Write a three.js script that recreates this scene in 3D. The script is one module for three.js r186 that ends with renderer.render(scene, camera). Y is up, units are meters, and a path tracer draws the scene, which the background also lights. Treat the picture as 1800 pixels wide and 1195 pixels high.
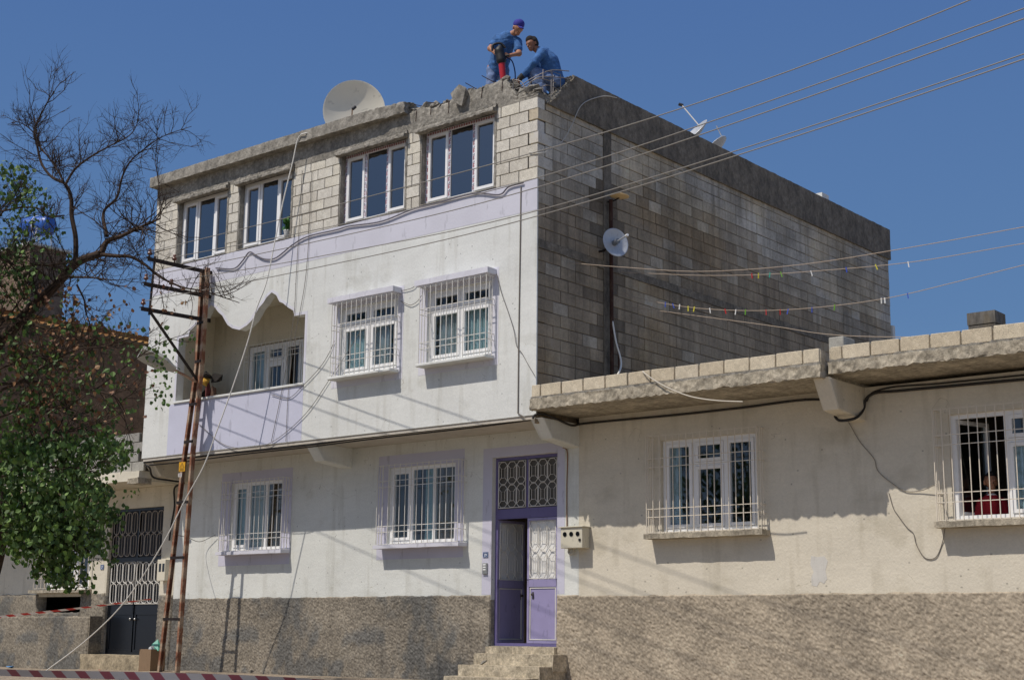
import * as THREE from 'three';
import { mergeGeometries } from 'three/addons/utils/BufferGeometryUtils.js';
import { ConvexGeometry } from 'three/addons/geometries/ConvexGeometry.js';
import { MarchingCubes } from 'three/addons/objects/MarchingCubes.js';

/* ---------- camera, sky, sun, exposure ---------- */
const scene = new THREE.Scene();
const RAD = Math.PI / 180;
const camera = new THREE.PerspectiveCamera(26.51, 1024 / 679, 0.1, 600);
camera.position.set(13.797, 0.749, 17.124);
camera.rotation.order = 'YXZ';
camera.rotation.set(11.44 * RAD, 39.85 * RAD, 0.58 * RAD);
camera.updateMatrixWorld(true);

const SUN = new THREE.Vector3(-0.29, 1.55, 1).normalize();
const skyTex = (() => {
  const w = 256, h = 128, a = new Float32Array(w * h * 4);
  const mix = (p, q, t) => p.map((v, i) => v + (q[i] - v) * t);
  for (let j = 0; j < h; j++) for (let i = 0; i < w; i++) {
    const el = ((j + 0.5) / h - 0.5) * Math.PI, s = Math.sin(el);
    let c;
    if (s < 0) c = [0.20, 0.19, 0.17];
    else {
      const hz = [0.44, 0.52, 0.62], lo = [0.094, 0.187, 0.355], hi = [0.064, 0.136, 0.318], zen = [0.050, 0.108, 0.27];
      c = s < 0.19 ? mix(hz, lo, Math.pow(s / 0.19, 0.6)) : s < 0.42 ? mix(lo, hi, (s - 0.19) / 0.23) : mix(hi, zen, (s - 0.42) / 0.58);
      const az = ((i + 0.5) / w) * 2 * Math.PI - Math.PI;
      const d = new THREE.Vector3(Math.cos(el) * Math.cos(az), s, Math.cos(el) * Math.sin(az)).dot(SUN);
      const g = Math.pow(Math.max(0, d), 6) * 0.5;
      c = c.map((v, k) => v + g * [0.9, 0.88, 0.8][k]);
    }
    a.set([c[0], c[1], c[2], 1], (j * w + i) * 4);
  }
  const t = new THREE.DataTexture(a, w, h, THREE.RGBAFormat, THREE.FloatType);
  t.mapping = THREE.EquirectangularReflectionMapping;
  t.magFilter = t.minFilter = THREE.LinearFilter; t.needsUpdate = true;
  return t;
})();
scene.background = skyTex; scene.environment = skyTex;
const sun = new THREE.DirectionalLight(0xfff6ec, 2.9);
sun.position.copy(SUN).multiplyScalar(60).add(new THREE.Vector3(-3, 4, 0));
sun.target.position.set(-3, 4, 0);
sun.castShadow = true; sun.shadow.mapSize.set(4096, 4096);
Object.assign(sun.shadow.camera, { left: -26, right: 26, top: 22, bottom: -22, near: 1, far: 130 });
scene.add(sun, sun.target);
const renderer = new THREE.WebGLRenderer({ antialias: true });
renderer.setSize(1024, 679);
renderer.toneMapping = THREE.LinearToneMapping;
renderer.toneMappingExposure = 1.18;
renderer.outputColorSpace = THREE.SRGBColorSpace;
renderer.shadowMap.enabled = true;

/* ---------- random, noise ---------- */
let seed = 12345;
const rnd = () => { seed |= 0; seed = seed + 0x6D2B79F5 | 0; let t = Math.imul(seed ^ seed >>> 15, 1 | seed); t = t + Math.imul(t ^ t >>> 7, 61 | t) ^ t; return ((t ^ t >>> 14) >>> 0) / 4294967296; };
const rr = (a, b) => a + (b - a) * rnd();
const h3 = (x, y, z) => { let n = Math.imul(x, 374761393) ^ Math.imul(y, 668265263) ^ Math.imul(z, 1274126177); n = Math.imul(n ^ n >>> 13, 1274126177); return ((n ^ n >>> 16) >>> 0) / 4294967296; };
const sm = t => t * t * (3 - 2 * t), lerp = (a, b, t) => a + (b - a) * t;
function n3(x, y, z) {
  const X = Math.floor(x), Y = Math.floor(y), Z = Math.floor(z), u = sm(x - X), v = sm(y - Y), w = sm(z - Z);
  const f = (k) => lerp(lerp(h3(X, Y, Z + k), h3(X + 1, Y, Z + k), u), lerp(h3(X, Y + 1, Z + k), h3(X + 1, Y + 1, Z + k), u), v);
  return lerp(f(0), f(1), w);
}
const fb3 = (x, y, z, o = 4) => { let s = 0, a = 0.5, t = 0; for (let i = 0; i < o; i++) { s += a * n3(x, y, z); t += a; x *= 2.03; y *= 2.03; z *= 2.03; a *= 0.5; } return s / t; };
// periodic noise for textures: u, v in 0..1, n cells
function pn(u, v, n, m, sd) {
  const x = u * n, y = v * m, X = Math.floor(x), Y = Math.floor(y), a = sm(x - X), b = sm(y - Y);
  const g = (i, j) => h3(((X + i) % n + n) % n, ((Y + j) % m + m) % m, sd);
  return lerp(lerp(g(0, 0), g(1, 0), a), lerp(g(0, 1), g(1, 1), a), b);
}
const pf = (u, v, n, m, sd, o = 5) => { let s = 0, a = 0.5, t = 0; for (let i = 0; i < o; i++) { s += a * pn(u, v, n, m, sd + i); t += a; n *= 2; m *= 2; a *= 0.55; } return s / t; };
const clamp = (x, a = 0, b = 1) => Math.min(b, Math.max(a, x));
const ss = (a, b, x) => sm(clamp((x - a) / (b - a)));

/* ---------- textures and materials ---------- */
function tex(w, h, fn, color = true) {
  const d = new Uint8Array(w * h * 4);
  for (let j = 0; j < h; j++) for (let i = 0; i < w; i++) {
    const c = fn((i + 0.5) / w, (j + 0.5) / h), k = (j * w + i) * 4;
    if (typeof c === 'number') d[k] = d[k + 1] = d[k + 2] = clamp(c) * 255; else for (let q = 0; q < 3; q++) d[k + q] = clamp(c[q]) * 255;
    d[k + 3] = 255;
  }
  const t = new THREE.DataTexture(d, w, h, THREE.RGBAFormat);
  t.wrapS = t.wrapT = THREE.RepeatWrapping; t.magFilter = t.minFilter = THREE.LinearFilter;
  if (color) t.colorSpace = THREE.SRGBColorSpace;
  t.needsUpdate = true; return t;
}
const tile = (t, m, my = m) => { const c = t.clone(); c.repeat.set(1 / m, 1 / my); c.needsUpdate = true; return c; };
const grey = (v, tint = [1, 1, 1]) => tint.map(k => v * k);

const T_plaster = tex(1024, 1024, (u, v) => {
  const a = pf(u, v, 4, 4, 3), b = pf(u, v, 30, 4, 9, 4), c = pn(u, v, 256, 256, 5), e = pf(u, v, 9, 9, 40, 5), tr = pf(u, v, 12, 60, 44, 3);
  let k = 0.925 + 0.10 * (a - 0.2) + 0.035 * (c - 0.5) + 0.035 * (tr - 0.5);
  const ck = Math.abs(pf(u, v, 5, 7, 140, 5) - 0.5) < 0.0022 && a > 0.5 ? 0.12 : 0, stain = ss(0.55, 0.85, b) * 0.055 + ck, spot = ss(0.6, 0.85, e) * 0.06;
  const pit = h3(Math.floor(u * 190), Math.floor(v * 190), 77) > 0.9985 ? 0.18 : 0;
  return [k - stain - spot - pit, k - stain * 1.06 - spot * 1.06 - pit, k - stain * 1.22 - spot * 1.25 - pit];
});
const T_plasterB = tex(512, 512, (u, v) => 0.55 * pf(u, v, 48, 40, 21, 3) + 0.45 * pf(u, v, 5, 7, 23, 3), false);
const T_paint = tex(512, 512, (u, v) => { const k = 0.94 + 0.06 * pf(u, v, 5, 5, 31) - 0.10 * ss(0.66, 0.8, pf(u, v, 20, 7, 33, 4)); return [k, k, k]; });
const T_conc = tex(1024, 1024, (u, v) => {
  const a = pf(u, v, 5, 5, 51), b = pf(u, v, 30, 3, 53, 4), c = pn(u, v, 300, 300, 55), d = pf(u, v, 40, 40, 57, 3);
  const k = 0.72 + 0.34 * (a - 0.3) + 0.16 * (b - 0.5) + 0.2 * (c - 0.5) + 0.34 * (d - 0.5);
  return [k, k * 0.985, k * 0.95];
});
const T_concB = tex(512, 512, (u, v) => 0.5 * pf(u, v, 60, 60, 61, 3) + 0.5 * pf(u, v, 8, 8, 63, 4), false);
const T_block = tex(512, 512, (u, v) => {
  const a = pf(u, v, 6, 6, 71), c = pf(u, v, 90, 90, 73, 2), pit = ss(0.70, 0.80, pn(u, v, 128, 128, 75));
  const k = 0.96 + 0.2 * (a - 0.5) + 0.22 * (c - 0.5) - 0.2 * pit;
  return [k, k * 0.99, k * 0.965];
});
const T_blockB = tex(512, 512, (u, v) => 0.6 * pf(u, v, 90, 90, 73, 2) + 0.4 * (1 - ss(0.66, 0.8, pn(u, v, 128, 128, 75))), false);
const T_streak = tex(1024, 1024, (u, v) => {          // weathered blockwork: broad stains, runs of dirt, grain
  const a = pf(u, v, 5, 4, 81, 5), b = pf(u, v, 60, 3, 83, 4), c = pf(u, v, 220, 180, 85, 2), e = pf(u, v, 14, 11, 88, 4), br = ss(0.5, 0.72, pf(u, v, 4, 4, 87, 5));
  const k = 0.86 + 0.40 * (a - 0.5) + 0.30 * (b - 0.5) + 0.26 * (e - 0.5) + 0.16 * (c - 0.5);
  return [k, k * lerp(0.99, 0.955, br), k * lerp(0.965, 0.87, br)];
});
const T_rough = tex(1024, 1024, (u, v) => {
  const a = pf(u, v, 3, 3, 91, 4), b = pf(u, v, 12, 10, 93, 4), c = pf(u, v, 120, 120, 95, 3);
  const m = ss(0.50, 0.66, 0.6 * a + 0.4 * b), k = 0.80 + 0.30 * (b - 0.5) + 0.42 * (c - 0.5);
  return [k * lerp(1.0, 0.74, m), k * lerp(0.97, 0.75, m), k * lerp(0.91, 0.75, m)];
});
const T_rough2 = tex(1024, 1024, (u, v) => {
  const a = pf(u, v, 3, 3, 191, 4), b = pf(u, v, 12, 10, 193, 4), c = pf(u, v, 120, 120, 195, 3);
  const k = 0.86 + 0.16 * (a - 0.5) + 0.2 * (b - 0.5) + 0.36 * (c - 0.5);
  return [k, k * 0.965, k * 0.9];
});
const T_ground = tex(1024, 1024, (u, v) => {
  const a = pf(u, v, 4, 4, 101), b = pf(u, v, 60, 60, 103, 3), g = ss(0.72, 0.8, pn(u, v, 220, 220, 105));
  const k = 0.74 + 0.3 * (a - 0.5) + 0.3 * (b - 0.5) + 0.16 * g;
  return [k, k * 0.96, k * 0.90];
});
const T_rust = tex(512, 512, (u, v) => {
  const a = pf(u, v, 10, 6, 111, 5), m = ss(0.40, 0.62, a), f = 0.86 + 0.28 * (pf(u, v, 80, 80, 113, 2) - 0.5);
  return [f * lerp(0.80, 0.62, m), f * lerp(0.71, 0.42, m), f * lerp(0.62, 0.32, m)];
});
const T_bark = tex(256, 256, (u, v) => { const k = 0.6 + 0.8 * (pf(u, v, 24, 5, 121, 4) - 0.4); return [k, k * 0.93, k * 0.85]; });
const T_barkB = tex(256, 256, (u, v) => pf(u, v, 24, 5, 121, 4), false);
const T_brown = tex(512, 512, (u, v) => { const k = 0.82 + 0.4 * (pf(u, v, 8, 8, 131) - 0.5) + 0.2 * (pf(u, v, 60, 60, 133, 2) - 0.5); return [k, k * 0.95, k * 0.9]; });

function M(hex, o = {}) {
  const P = { color: new THREE.Color(hex), roughness: o.rough ?? 0.9, metalness: o.metal ?? 0 };
  if (o.map) P.map = tile(o.map[0], o.map[1], o.map[2]);
  if (o.bump) { P.bumpMap = tile(o.bump[0], o.bump[1]); P.bumpScale = o.bump[2]; }
  if (o.side) P.side = THREE.DoubleSide;
  if (o.vc) P.vertexColors = true;
  return o.phys ? new THREE.MeshPhysicalMaterial({ ...P, ...o.phys }) : new THREE.MeshStandardMaterial(P);
}
const m_plaster = M(0xe4e6e1, { map: [T_plaster, 4.3], bump: [T_plasterB, 1.1, 0.004] });
const m_plasterG = M(0xe4e6df, { map: [T_plaster, 3.7, 4.1], bump: [T_plasterB, 0.9, 0.005] });
const m_cream = M(0xdfd7c3, { map: [T_plaster, 4.9, 3.9], bump: [T_plasterB, 1.0, 0.006] });
const m_creamL = M(0xe0d9c5, { map: [T_plaster, 3.1, 4.4], bump: [T_plasterB, 1.2, 0.005] });
const m_soffit = M(0xc9c2b4, { map: [T_plaster, 2.3], bump: [T_plasterB, 1.0, 0.006] });
const m_lav = M(0xd2d2dc, { map: [T_paint, 2.2], bump: [T_plasterB, 1.0, 0.003] });
const m_lavPanel = M(0xcbcdde, { map: [T_paint, 2.4], bump: [T_plasterB, 1.0, 0.003] }), m_lavRing = M(0xcdccda, { map: [T_paint, 2.0], bump: [T_plasterB, 1.0, 0.003] });
const m_lavPale = M(0xd8d8e0, { map: [T_paint, 1.9], bump: [T_plasterB, 1.0, 0.003] });
const m_plinth = M(0xaba69e, { map: [T_rough, 3.3], rough: 0.97 });
const m_plinth2 = M(0xbab3a8, { map: [T_rough2, 3.6], rough: 0.97 });
const m_plinthL = M(0xa7a299, { map: [T_rough, 2.7], rough: 0.97 });
const m_conc = M(0xb8b5ae, { map: [T_conc, 1.7], bump: [T_concB, 0.35, 0.016] });
const m_concDark = M(0x8a8378, { map: [T_conc, 1.9, 2.6], bump: [T_concB, 0.7, 0.006] });
const m_concPale = M(0xcdc5b4, { map: [T_conc, 1.6], bump: [T_concB, 0.45, 0.01] });
const m_mortar = M(0x5f5952, { map: [T_conc, 1.2], bump: [T_concB, 0.4, 0.006] });
const blockF = [0xe6e3da, 0xe2dfd7, 0xdddad1, 0xe6e2d6, 0xd8d4ca].map(c => M(c, { map: [T_block, 0.5], bump: [T_blockB, 0.5, 0.003] }));
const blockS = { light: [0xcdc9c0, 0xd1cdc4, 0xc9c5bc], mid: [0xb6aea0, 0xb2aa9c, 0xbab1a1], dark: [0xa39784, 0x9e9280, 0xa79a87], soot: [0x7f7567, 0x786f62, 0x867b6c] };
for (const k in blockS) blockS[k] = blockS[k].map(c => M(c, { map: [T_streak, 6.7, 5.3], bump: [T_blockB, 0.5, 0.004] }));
const blockP = [0xdcd1ba, 0xd6ccb8, 0xdfd4be, 0xd3c7b0].map(c => M(c, { map: [T_block, 0.45], bump: [T_blockB, 0.45, 0.004] }));
const blockG = [0xa8a8a4, 0xb0afa9, 0xa09f9b].map(c => M(c, { map: [T_block, 0.6], bump: [T_blockB, 0.5, 0.003] }));
const m_ground = M(0xc2b8aa, { map: [T_ground, 3.1], bump: [T_concB, 0.7, 0.015], rough: 1 });
const m_pvc = M(0xf1f1ef, { rough: 0.35 });
const m_whiteIron = M(0xe2dfd6, { map: [T_paint, 0.7], rough: 0.5 });
const m_creamIron = M(0xe3d9c6, { map: [T_paint, 0.5], rough: 0.55 });
const m_rustIron = M(0x8f6a4c, { map: [T_paint, 0.3], rough: 0.8 });
const m_glass = new THREE.MeshPhysicalMaterial({ color: 0xe6eef2, roughness: 0.015, transmission: 1, thickness: 0, ior: 1.55 });
const m_glassDark = new THREE.MeshPhysicalMaterial({ color: 0x5c6d84, roughness: 0.015, transmission: 1, thickness: 0, ior: 2.9 });
const m_room = M(0x9a9184), m_roomDark = M(0x9a9184);
const m_sheer = M(0xdde3de, { side: true });
const m_sheer2 = M(0xd8d4c4, { side: true }), m_sheer3 = M(0xc9d6cf, { side: true }), m_lace = M(0xeceae2, { side: true, phys: { transmission: 0.4, thickness: 0 } });
const m_brownCloth = M(0x8b7256, { side: true });
const m_black = M(0x17171a, { rough: 0.55 }), m_blackPaint = M(0x15191f, { rough: 0.32, map: [T_paint, 0.8] });
const m_purple = M(0x9b94ba, { map: [T_paint, 0.9], rough: 0.45 }), m_purpleDark = M(0x6d6592, { map: [T_paint, 0.9], rough: 0.45 });
const m_rust = M(0xfff8ee, { map: [T_rust, 0.9], bump: [T_concB, 0.3, 0.002], rough: 0.72, metal: 0.15 });
const m_darkSteel = M(0x352c27, { map: [T_rust, 0.5], rough: 0.7, metal: 0.1 });
const m_wire = M(0x8c8880, { rough: 0.6 }), m_wireDark = M(0x2a2724, { rough: 0.7 }), m_wireWhite = M(0xdedbd2, { rough: 0.6 });
const m_rebar = M(0x8d8884, { rough: 0.6, metal: 0.4 }), m_rebarRust = M(0x4b3a31, { rough: 0.8, metal: 0.2 });
const m_bark = M(0x5f5147, { map: [T_bark, 0.35, 0.8], bump: [T_barkB, 0.35, 0.01], rough: 1 });
const m_dish = M(0xe8e2cf, { rough: 0.5, map: [T_paint, 0.9] }), m_dishGrey = M(0xbcc0c4, { rough: 0.45, metal: 0.2, map: [T_paint, 0.5] });

/* ---------- building blocks ---------- */
const BASE = new WeakMap(), names = new Map();
function numbered(n) { const k = names.get(n) || 0; names.set(n, k + 1); return k ? n + '_' + String(k).padStart(3, '0') : n; }
function tag(o, label, category, group) { o.userData.label = label; o.userData.category = category; if (group) o.userData.group = group; return o; }
function thing(name, label, category, base, group) {
  const g = new THREE.Group(); g.name = numbered(name); g.position.set(...base); BASE.set(g, g.position.clone());
  scene.add(g); return tag(g, label, category, group);
}
function part(parent, name, geo, mat, pos) {       // geo in world coordinates unless pos (world) is given
  const m = new THREE.Mesh(geo, mat); m.name = name; m.castShadow = m.receiveShadow = true;
  let off = new THREE.Vector3();
  for (let p = parent; p && p !== scene; p = p.parent) off.add(p.position);
  m.position.copy(pos ? new THREE.Vector3(...pos) : new THREE.Vector3()).sub(off);
  parent.add(m); return m;
}
function solo(name, label, category, geo, mat, group) {   // a thing of one mesh; its origin is moved to its base
  geo.computeBoundingBox(); const b = geo.boundingBox, c = new THREE.Vector3((b.min.x + b.max.x) / 2, b.min.y, (b.min.z + b.max.z) / 2);
  geo.translate(-c.x, -c.y, -c.z);
  const m = new THREE.Mesh(geo, mat); m.name = numbered(name); m.position.copy(c); m.castShadow = m.receiveShadow = true; scene.add(m);
  return tag(m, label, category, group);
}
function struct(name, geo, mat) { const m = new THREE.Mesh(geo, mat); m.name = name; m.userData.kind = 'structure'; m.castShadow = m.receiveShadow = true; scene.add(m); return m; }
function uvm(g, ou = 0, ov = 0) {                  // uv in metres from position and the way the face points
  if (g.index) g = g.toNonIndexed();
  const p = g.attributes.position, n = p.count, uv = new Float32Array(n * 2), a = new THREE.Vector3(), b = new THREE.Vector3(), c = new THREE.Vector3();
  for (let i = 0; i < n; i += 3) {
    a.fromBufferAttribute(p, i); b.fromBufferAttribute(p, i + 1); c.fromBufferAttribute(p, i + 2);
    const nn = b.clone().sub(a).cross(c.clone().sub(a)), ax = Math.abs(nn.x), ay = Math.abs(nn.y), az = Math.abs(nn.z);
    [a, b, c].forEach((q, k) => {
      const [u, v] = az >= ax && az >= ay ? [q.x, q.y] : ax >= ay ? [q.z, q.y] : [q.x, q.z];
      uv[(i + k) * 2] = u + ou; uv[(i + k) * 2 + 1] = v + ov;
    });
  }
  g.setAttribute('uv', new THREE.BufferAttribute(uv, 2)); return g;
}
const clean = g => { const q = g.index ? g.toNonIndexed() : g; for (const k of Object.keys(q.attributes)) if (!['position', 'normal', 'uv', 'color'].includes(k)) q.deleteAttribute(k); return q; };
const merge = list => mergeGeometries(list.map(clean));
const bx = (x0, x1, y0, y1, z0, z1) => uvm(new THREE.BoxGeometry(x1 - x0, y1 - y0, z1 - z0).translate((x0 + x1) / 2, (y0 + y1) / 2, (z0 + z1) / 2));
function chamfer(w, h, d, c, ou = 0, ov = 0) {     // box with chamfered edges, 44 triangles
  const X = w / 2, Y = h / 2, Z = d / 2, P = [], q = (a, b, e, f) => P.push(...a, ...b, ...e, ...a, ...e, ...f);
  const S = [-1, 1], v = (sx, sy, sz, ax) => [sx * (ax === 0 ? X : X - c), sy * (ax === 1 ? Y : Y - c), sz * (ax === 2 ? Z : Z - c)];
  const quad = (a, b, e, f, n) => { const A = new THREE.Vector3(...a), N = new THREE.Vector3(...b).sub(A).cross(new THREE.Vector3(...e).sub(A)); N.dot(new THREE.Vector3(...n)) > 0 ? q(a, b, e, f) : q(f, e, b, a); };
  for (const s of S) {
    quad(v(s, -1, -1, 0), v(s, 1, -1, 0), v(s, 1, 1, 0), v(s, -1, 1, 0), [s, 0, 0]);
    quad(v(-1, s, -1, 1), v(1, s, -1, 1), v(1, s, 1, 1), v(-1, s, 1, 1), [0, s, 0]);
    quad(v(-1, -1, s, 2), v(1, -1, s, 2), v(1, 1, s, 2), v(-1, 1, s, 2), [0, 0, s]);
    for (const t of S) {
      quad(v(s, t, -1, 0), v(s, t, 1, 0), v(s, t, 1, 1), v(s, t, -1, 1), [s, t, 0]);
      quad(v(s, -1, t, 0), v(s, 1, t, 0), v(s, 1, t, 2), v(s, -1, t, 2), [s, 0, t]);
      quad(v(-1, s, t, 1), v(1, s, t, 1), v(1, s, t, 2), v(-1, s, t, 2), [0, s, t]);
      for (const r of S) {
        const a = v(s, t, r, 0), b = v(s, t, r, 1), e = v(s, t, r, 2);
        const N = new THREE.Vector3(...b).sub(new THREE.Vector3(...a)).cross(new THREE.Vector3(...e).sub(new THREE.Vector3(...a)));
        N.dot(new THREE.Vector3(s, t, r)) > 0 ? P.push(...a, ...b, ...e) : P.push(...a, ...e, ...b);
      }
    }
  }
  const g = new THREE.BufferGeometry(); g.setAttribute('position', new THREE.Float32BufferAttribute(P, 3)); g.computeVertexNormals();
  return uvm(g, ou, ov);
}
const cbx = (x0, x1, y0, y1, z0, z1, c = 0.01) => uvm(chamfer(x1 - x0, y1 - y0, z1 - z0, c).translate((x0 + x1) / 2, (y0 + y1) / 2, (z0 + z1) / 2));
function roughBox(x0, x1, y0, y1, z0, z1, seg, amp, freq, sd = 0, shape) {   // uneven cast concrete: a box with many small facets
  const k = (a, b) => Math.max(1, Math.min(400, Math.round((b - a) / seg)));
  const g = new THREE.BoxGeometry(x1 - x0, y1 - y0, z1 - z0, k(x0, x1), k(y0, y1), k(z0, z1)).translate((x0 + x1) / 2, (y0 + y1) / 2, (z0 + z1) / 2);
  const p = g.attributes.position, v = new THREE.Vector3();
  for (let i = 0; i < p.count; i++) {
    v.fromBufferAttribute(p, i);
    const [X, Y, Z] = [v.x * freq + sd, v.y * freq + 17, v.z * freq + 5];
    let a = amp; const o = v.clone();
    if (shape) { const r = shape(v); if (typeof r === 'number') a = amp * r; }
    v.x += a * 2 * (fb3(X, Y, Z, 3) - 0.5); v.y += a * 2 * (fb3(X + 31, Y, Z, 3) - 0.5); v.z += a * 2 * (fb3(X, Y + 47, Z, 3) - 0.5);
    p.setXYZ(i, v.x, v.y, v.z);
  }
  g.computeVertexNormals(); return uvm(g);
}
function tube(pts, r0, r1 = r0, n = 6, caps = true) {           // polyline tube with taper
  pts = pts.map(p => p.isVector3 ? p : new THREE.Vector3(...p));
  const P = [], N = [], U = [], I = []; let len = 0; const up = new THREE.Vector3();
  const t0 = pts[1].clone().sub(pts[0]).normalize(); up.set(Math.abs(t0.y) < 0.9 ? 0 : 1, Math.abs(t0.y) < 0.9 ? 1 : 0, 0);
  pts.forEach((p, i) => {
    const t = (pts[i + 1] || p).clone().sub(pts[i - 1] || p).normalize();
    const s = up.clone().addScaledVector(t, -up.dot(t)).normalize(); up.copy(s);
    const b = t.clone().cross(s), r = lerp(r0, r1, i / (pts.length - 1));
    if (i) len += p.distanceTo(pts[i - 1]);
    for (let k = 0; k <= n; k++) {
      const a = k / n * 2 * Math.PI, d = s.clone().multiplyScalar(Math.cos(a)).addScaledVector(b, Math.sin(a));
      P.push(p.x + d.x * r, p.y + d.y * r, p.z + d.z * r); N.push(d.x, d.y, d.z); U.push(k / n * 2 * Math.PI * r0, len);
    }
    if (i) for (let k = 0; k < n; k++) { const q = (i - 1) * (n + 1) + k, w = q + n + 1; I.push(q, q + 1, w, q + 1, w + 1, w); }
  });
  if (caps) for (const [i, sgn] of [[0, -1], [pts.length - 1, 1]]) {
    const c = P.length / 3, t = (sgn < 0 ? pts[0].clone().sub(pts[1]) : pts[i].clone().sub(pts[i - 1])).normalize();
    P.push(pts[i].x, pts[i].y, pts[i].z); N.push(t.x, t.y, t.z); U.push(0, 0);
    for (let k = 0; k < n; k++) { const q = i * (n + 1) + k; sgn > 0 ? I.push(q, q + 1, c) : I.push(q + 1, q, c); }
  }
  const g = new THREE.BufferGeometry();
  g.setAttribute('position', new THREE.Float32BufferAttribute(P, 3)); g.setAttribute('normal', new THREE.Float32BufferAttribute(N, 3)); g.setAttribute('uv', new THREE.Float32BufferAttribute(U, 2));
  g.setIndex(I); return g.toNonIndexed();
}
const curve = (pts, n) => new THREE.CatmullRomCurve3(pts.map(p => p.isVector3 ? p : new THREE.Vector3(...p)), false, 'centripetal').getPoints(n);
// survey: a sight line from the camera met with a plane of the place (x, y or z held)
function sight(px, py, ax, val) {
  const F = 2536.4, d = new THREE.Vector3((px - 900) / F, -(py - 597.5) / F, -1).applyQuaternion(camera.quaternion);
  const o = camera.position, t = (val - o[ax]) / d[ax]; return o.clone().addScaledVector(d, t);
}
const Z = (px, py, z) => sight(px, py, 'z', z), Xp = (px, py, x) => sight(px, py, 'x', x), Yp = (px, py, y) => sight(px, py, 'y', y);
const UB = new THREE.BoxGeometry(1, 1, 1);
function bar(parent, name, mat, x0, x1, y0, y1, z0, z1) {       // a straight bar; all bars share one box
  const m = part(parent, name, UB, mat, [(x0 + x1) / 2, (y0 + y1) / 2, (z0 + z1) / 2]); m.scale.set(x1 - x0, y1 - y0, z1 - z0); return m;
}
const rectShape = (x0, x1, y0, y1) => new THREE.Shape([[x0, y0], [x1, y0], [x1, y1], [x0, y1]].map(p => new THREE.Vector2(...p)));
const rectHole = (x0, x1, y0, y1) => new THREE.Path([[x0, y0], [x0, y1], [x1, y1], [x1, y0]].map(p => new THREE.Vector2(...p)));
function panel(shape, holes, z0, z1) { holes.forEach(h => shape.holes.push(h)); return uvm(new THREE.ExtrudeGeometry(shape, { depth: z1 - z0, bevelEnabled: false }).translate(0, 0, z0)); }

/* ---------- ground ---------- */
const groundY = (x, z) => (z < 1.4 ? 0 : z < 18 ? -(z - 1.4) * 0.054 : -0.9) - 0.05 + (x < -9 && z < 4 ? Math.max(-0.06, (x + 9) * 0.012) : 0);
{
  const xs = [-220, -120, -60, -40, -30, -24], zs = [-220, -120, -60, -30, -15, -6, -3, -1.6];
  for (let x = -22; x <= 14; x += 0.2) xs.push(x); xs.push(16, 20, 30, 60, 120, 220);
  for (let z = -1.2; z <= 5; z += 0.1) zs.push(z); for (let z = 5.5; z < 20; z += 0.7) zs.push(z); zs.push(24, 40, 80, 220);
  const P = [], I = [], U = [];
  zs.forEach((z, j) => xs.forEach((x, i) => {
    const near = x > -23 && x < 15 && z > -2 && z < 6;
    P.push(x, groundY(x, z) + (near ? 0.035 * (fb3(x * 1.3, 3, z * 1.3, 4) - 0.5) + 0.02 * (fb3(x * 7, 9, z * 7, 2) - 0.5) : 0), z); U.push(x, z);
    if (i && j) { const a = (j - 1) * xs.length + i - 1, b = a + 1, c = a + xs.length, d = c + 1; I.push(a, c, b, b, c, d); }
  }));
  const g = new THREE.BufferGeometry(); g.setAttribute('position', new THREE.Float32BufferAttribute(P, 3)); g.setAttribute('uv', new THREE.Float32BufferAttribute(U, 2)); g.setIndex(I); g.computeVertexNormals();
  struct('street_ground', g, m_ground);
}

/* ---------- shared house pieces ---------- */
const ZW = -0.95;
const sub = (parent, name, geo, mat) => { const m = new THREE.Mesh(geo, mat); m.name = name; m.castShadow = m.receiveShadow = true; parent.add(m); return m; };
function roughcast(x0, x1, y0, y1, z, sd, depth = 0.023, cell = 0.0125, closeL = true, closeR = true) {      // thrown render: lumps are real relief
  const nx = Math.round((x1 - x0) / cell), ny = Math.round((y1 - y0) / cell), P = [], I = [], U = [];
  for (let j = 0; j <= ny; j++) for (let i = 0; i <= nx; i++) {
    const x = lerp(x0, x1, i / nx), y = lerp(y0, y1, j / ny), e = Math.min(closeL ? i : 9, closeR ? nx - i : 9, ny - j);
    const s = x * 0.6 + y, t = x - y * 0.35;
    const r = 1 - Math.abs(2 * fb3(t * 14 + sd, s * 18, sd, 3) - 1), q = n3(x * 34 + sd, y * 38, 4), big = fb3(x * 1.1, y * 1.3, sd + 8, 3) - 0.5;
    const q2 = n3(x * 62 + sd, y * 66, 9); let d = e === 0 ? -0.012 : 0.006 + depth * (0.3 * r * r + 0.62 * q + 0.36 * q2) + 0.026 * big;
    const yy = j === ny ? y + 0.06 * (fb3(x * 6, sd, 1, 4) - 0.5) : y;
    P.push(x, yy, z + d); U.push(x, y);
    if (i && j) { const a = (j - 1) * (nx + 1) + i - 1, b = a + 1, c = a + nx + 1, f = c + 1; I.push(a, b, c, b, f, c); }
  }
  const g = new THREE.BufferGeometry(); g.setAttribute('position', new THREE.Float32BufferAttribute(P, 3)); g.setAttribute('uv', new THREE.Float32BufferAttribute(U, 2)); g.setIndex(I); g.computeVertexNormals(); return g;
}
function curtain(x0, x1, y0, y1, z, folds) {
  const n = 60, P = [], I = [];
  for (let i = 0; i <= n; i++) for (const y of [y0, y1]) P.push(lerp(x0, x1, i / n), y, z + 0.022 * Math.sin(i / n * folds * 6.28 + Math.sin(i * 0.3)));
  for (let i = 0; i < n; i++) { const a = i * 2; I.push(a, a + 2, a + 1, a + 1, a + 2, a + 3); }
  const g = new THREE.BufferGeometry(); g.setAttribute('position', new THREE.Float32BufferAttribute(P, 3)); g.setIndex(I); g.computeVertexNormals(); return uvm(g);
}
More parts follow.
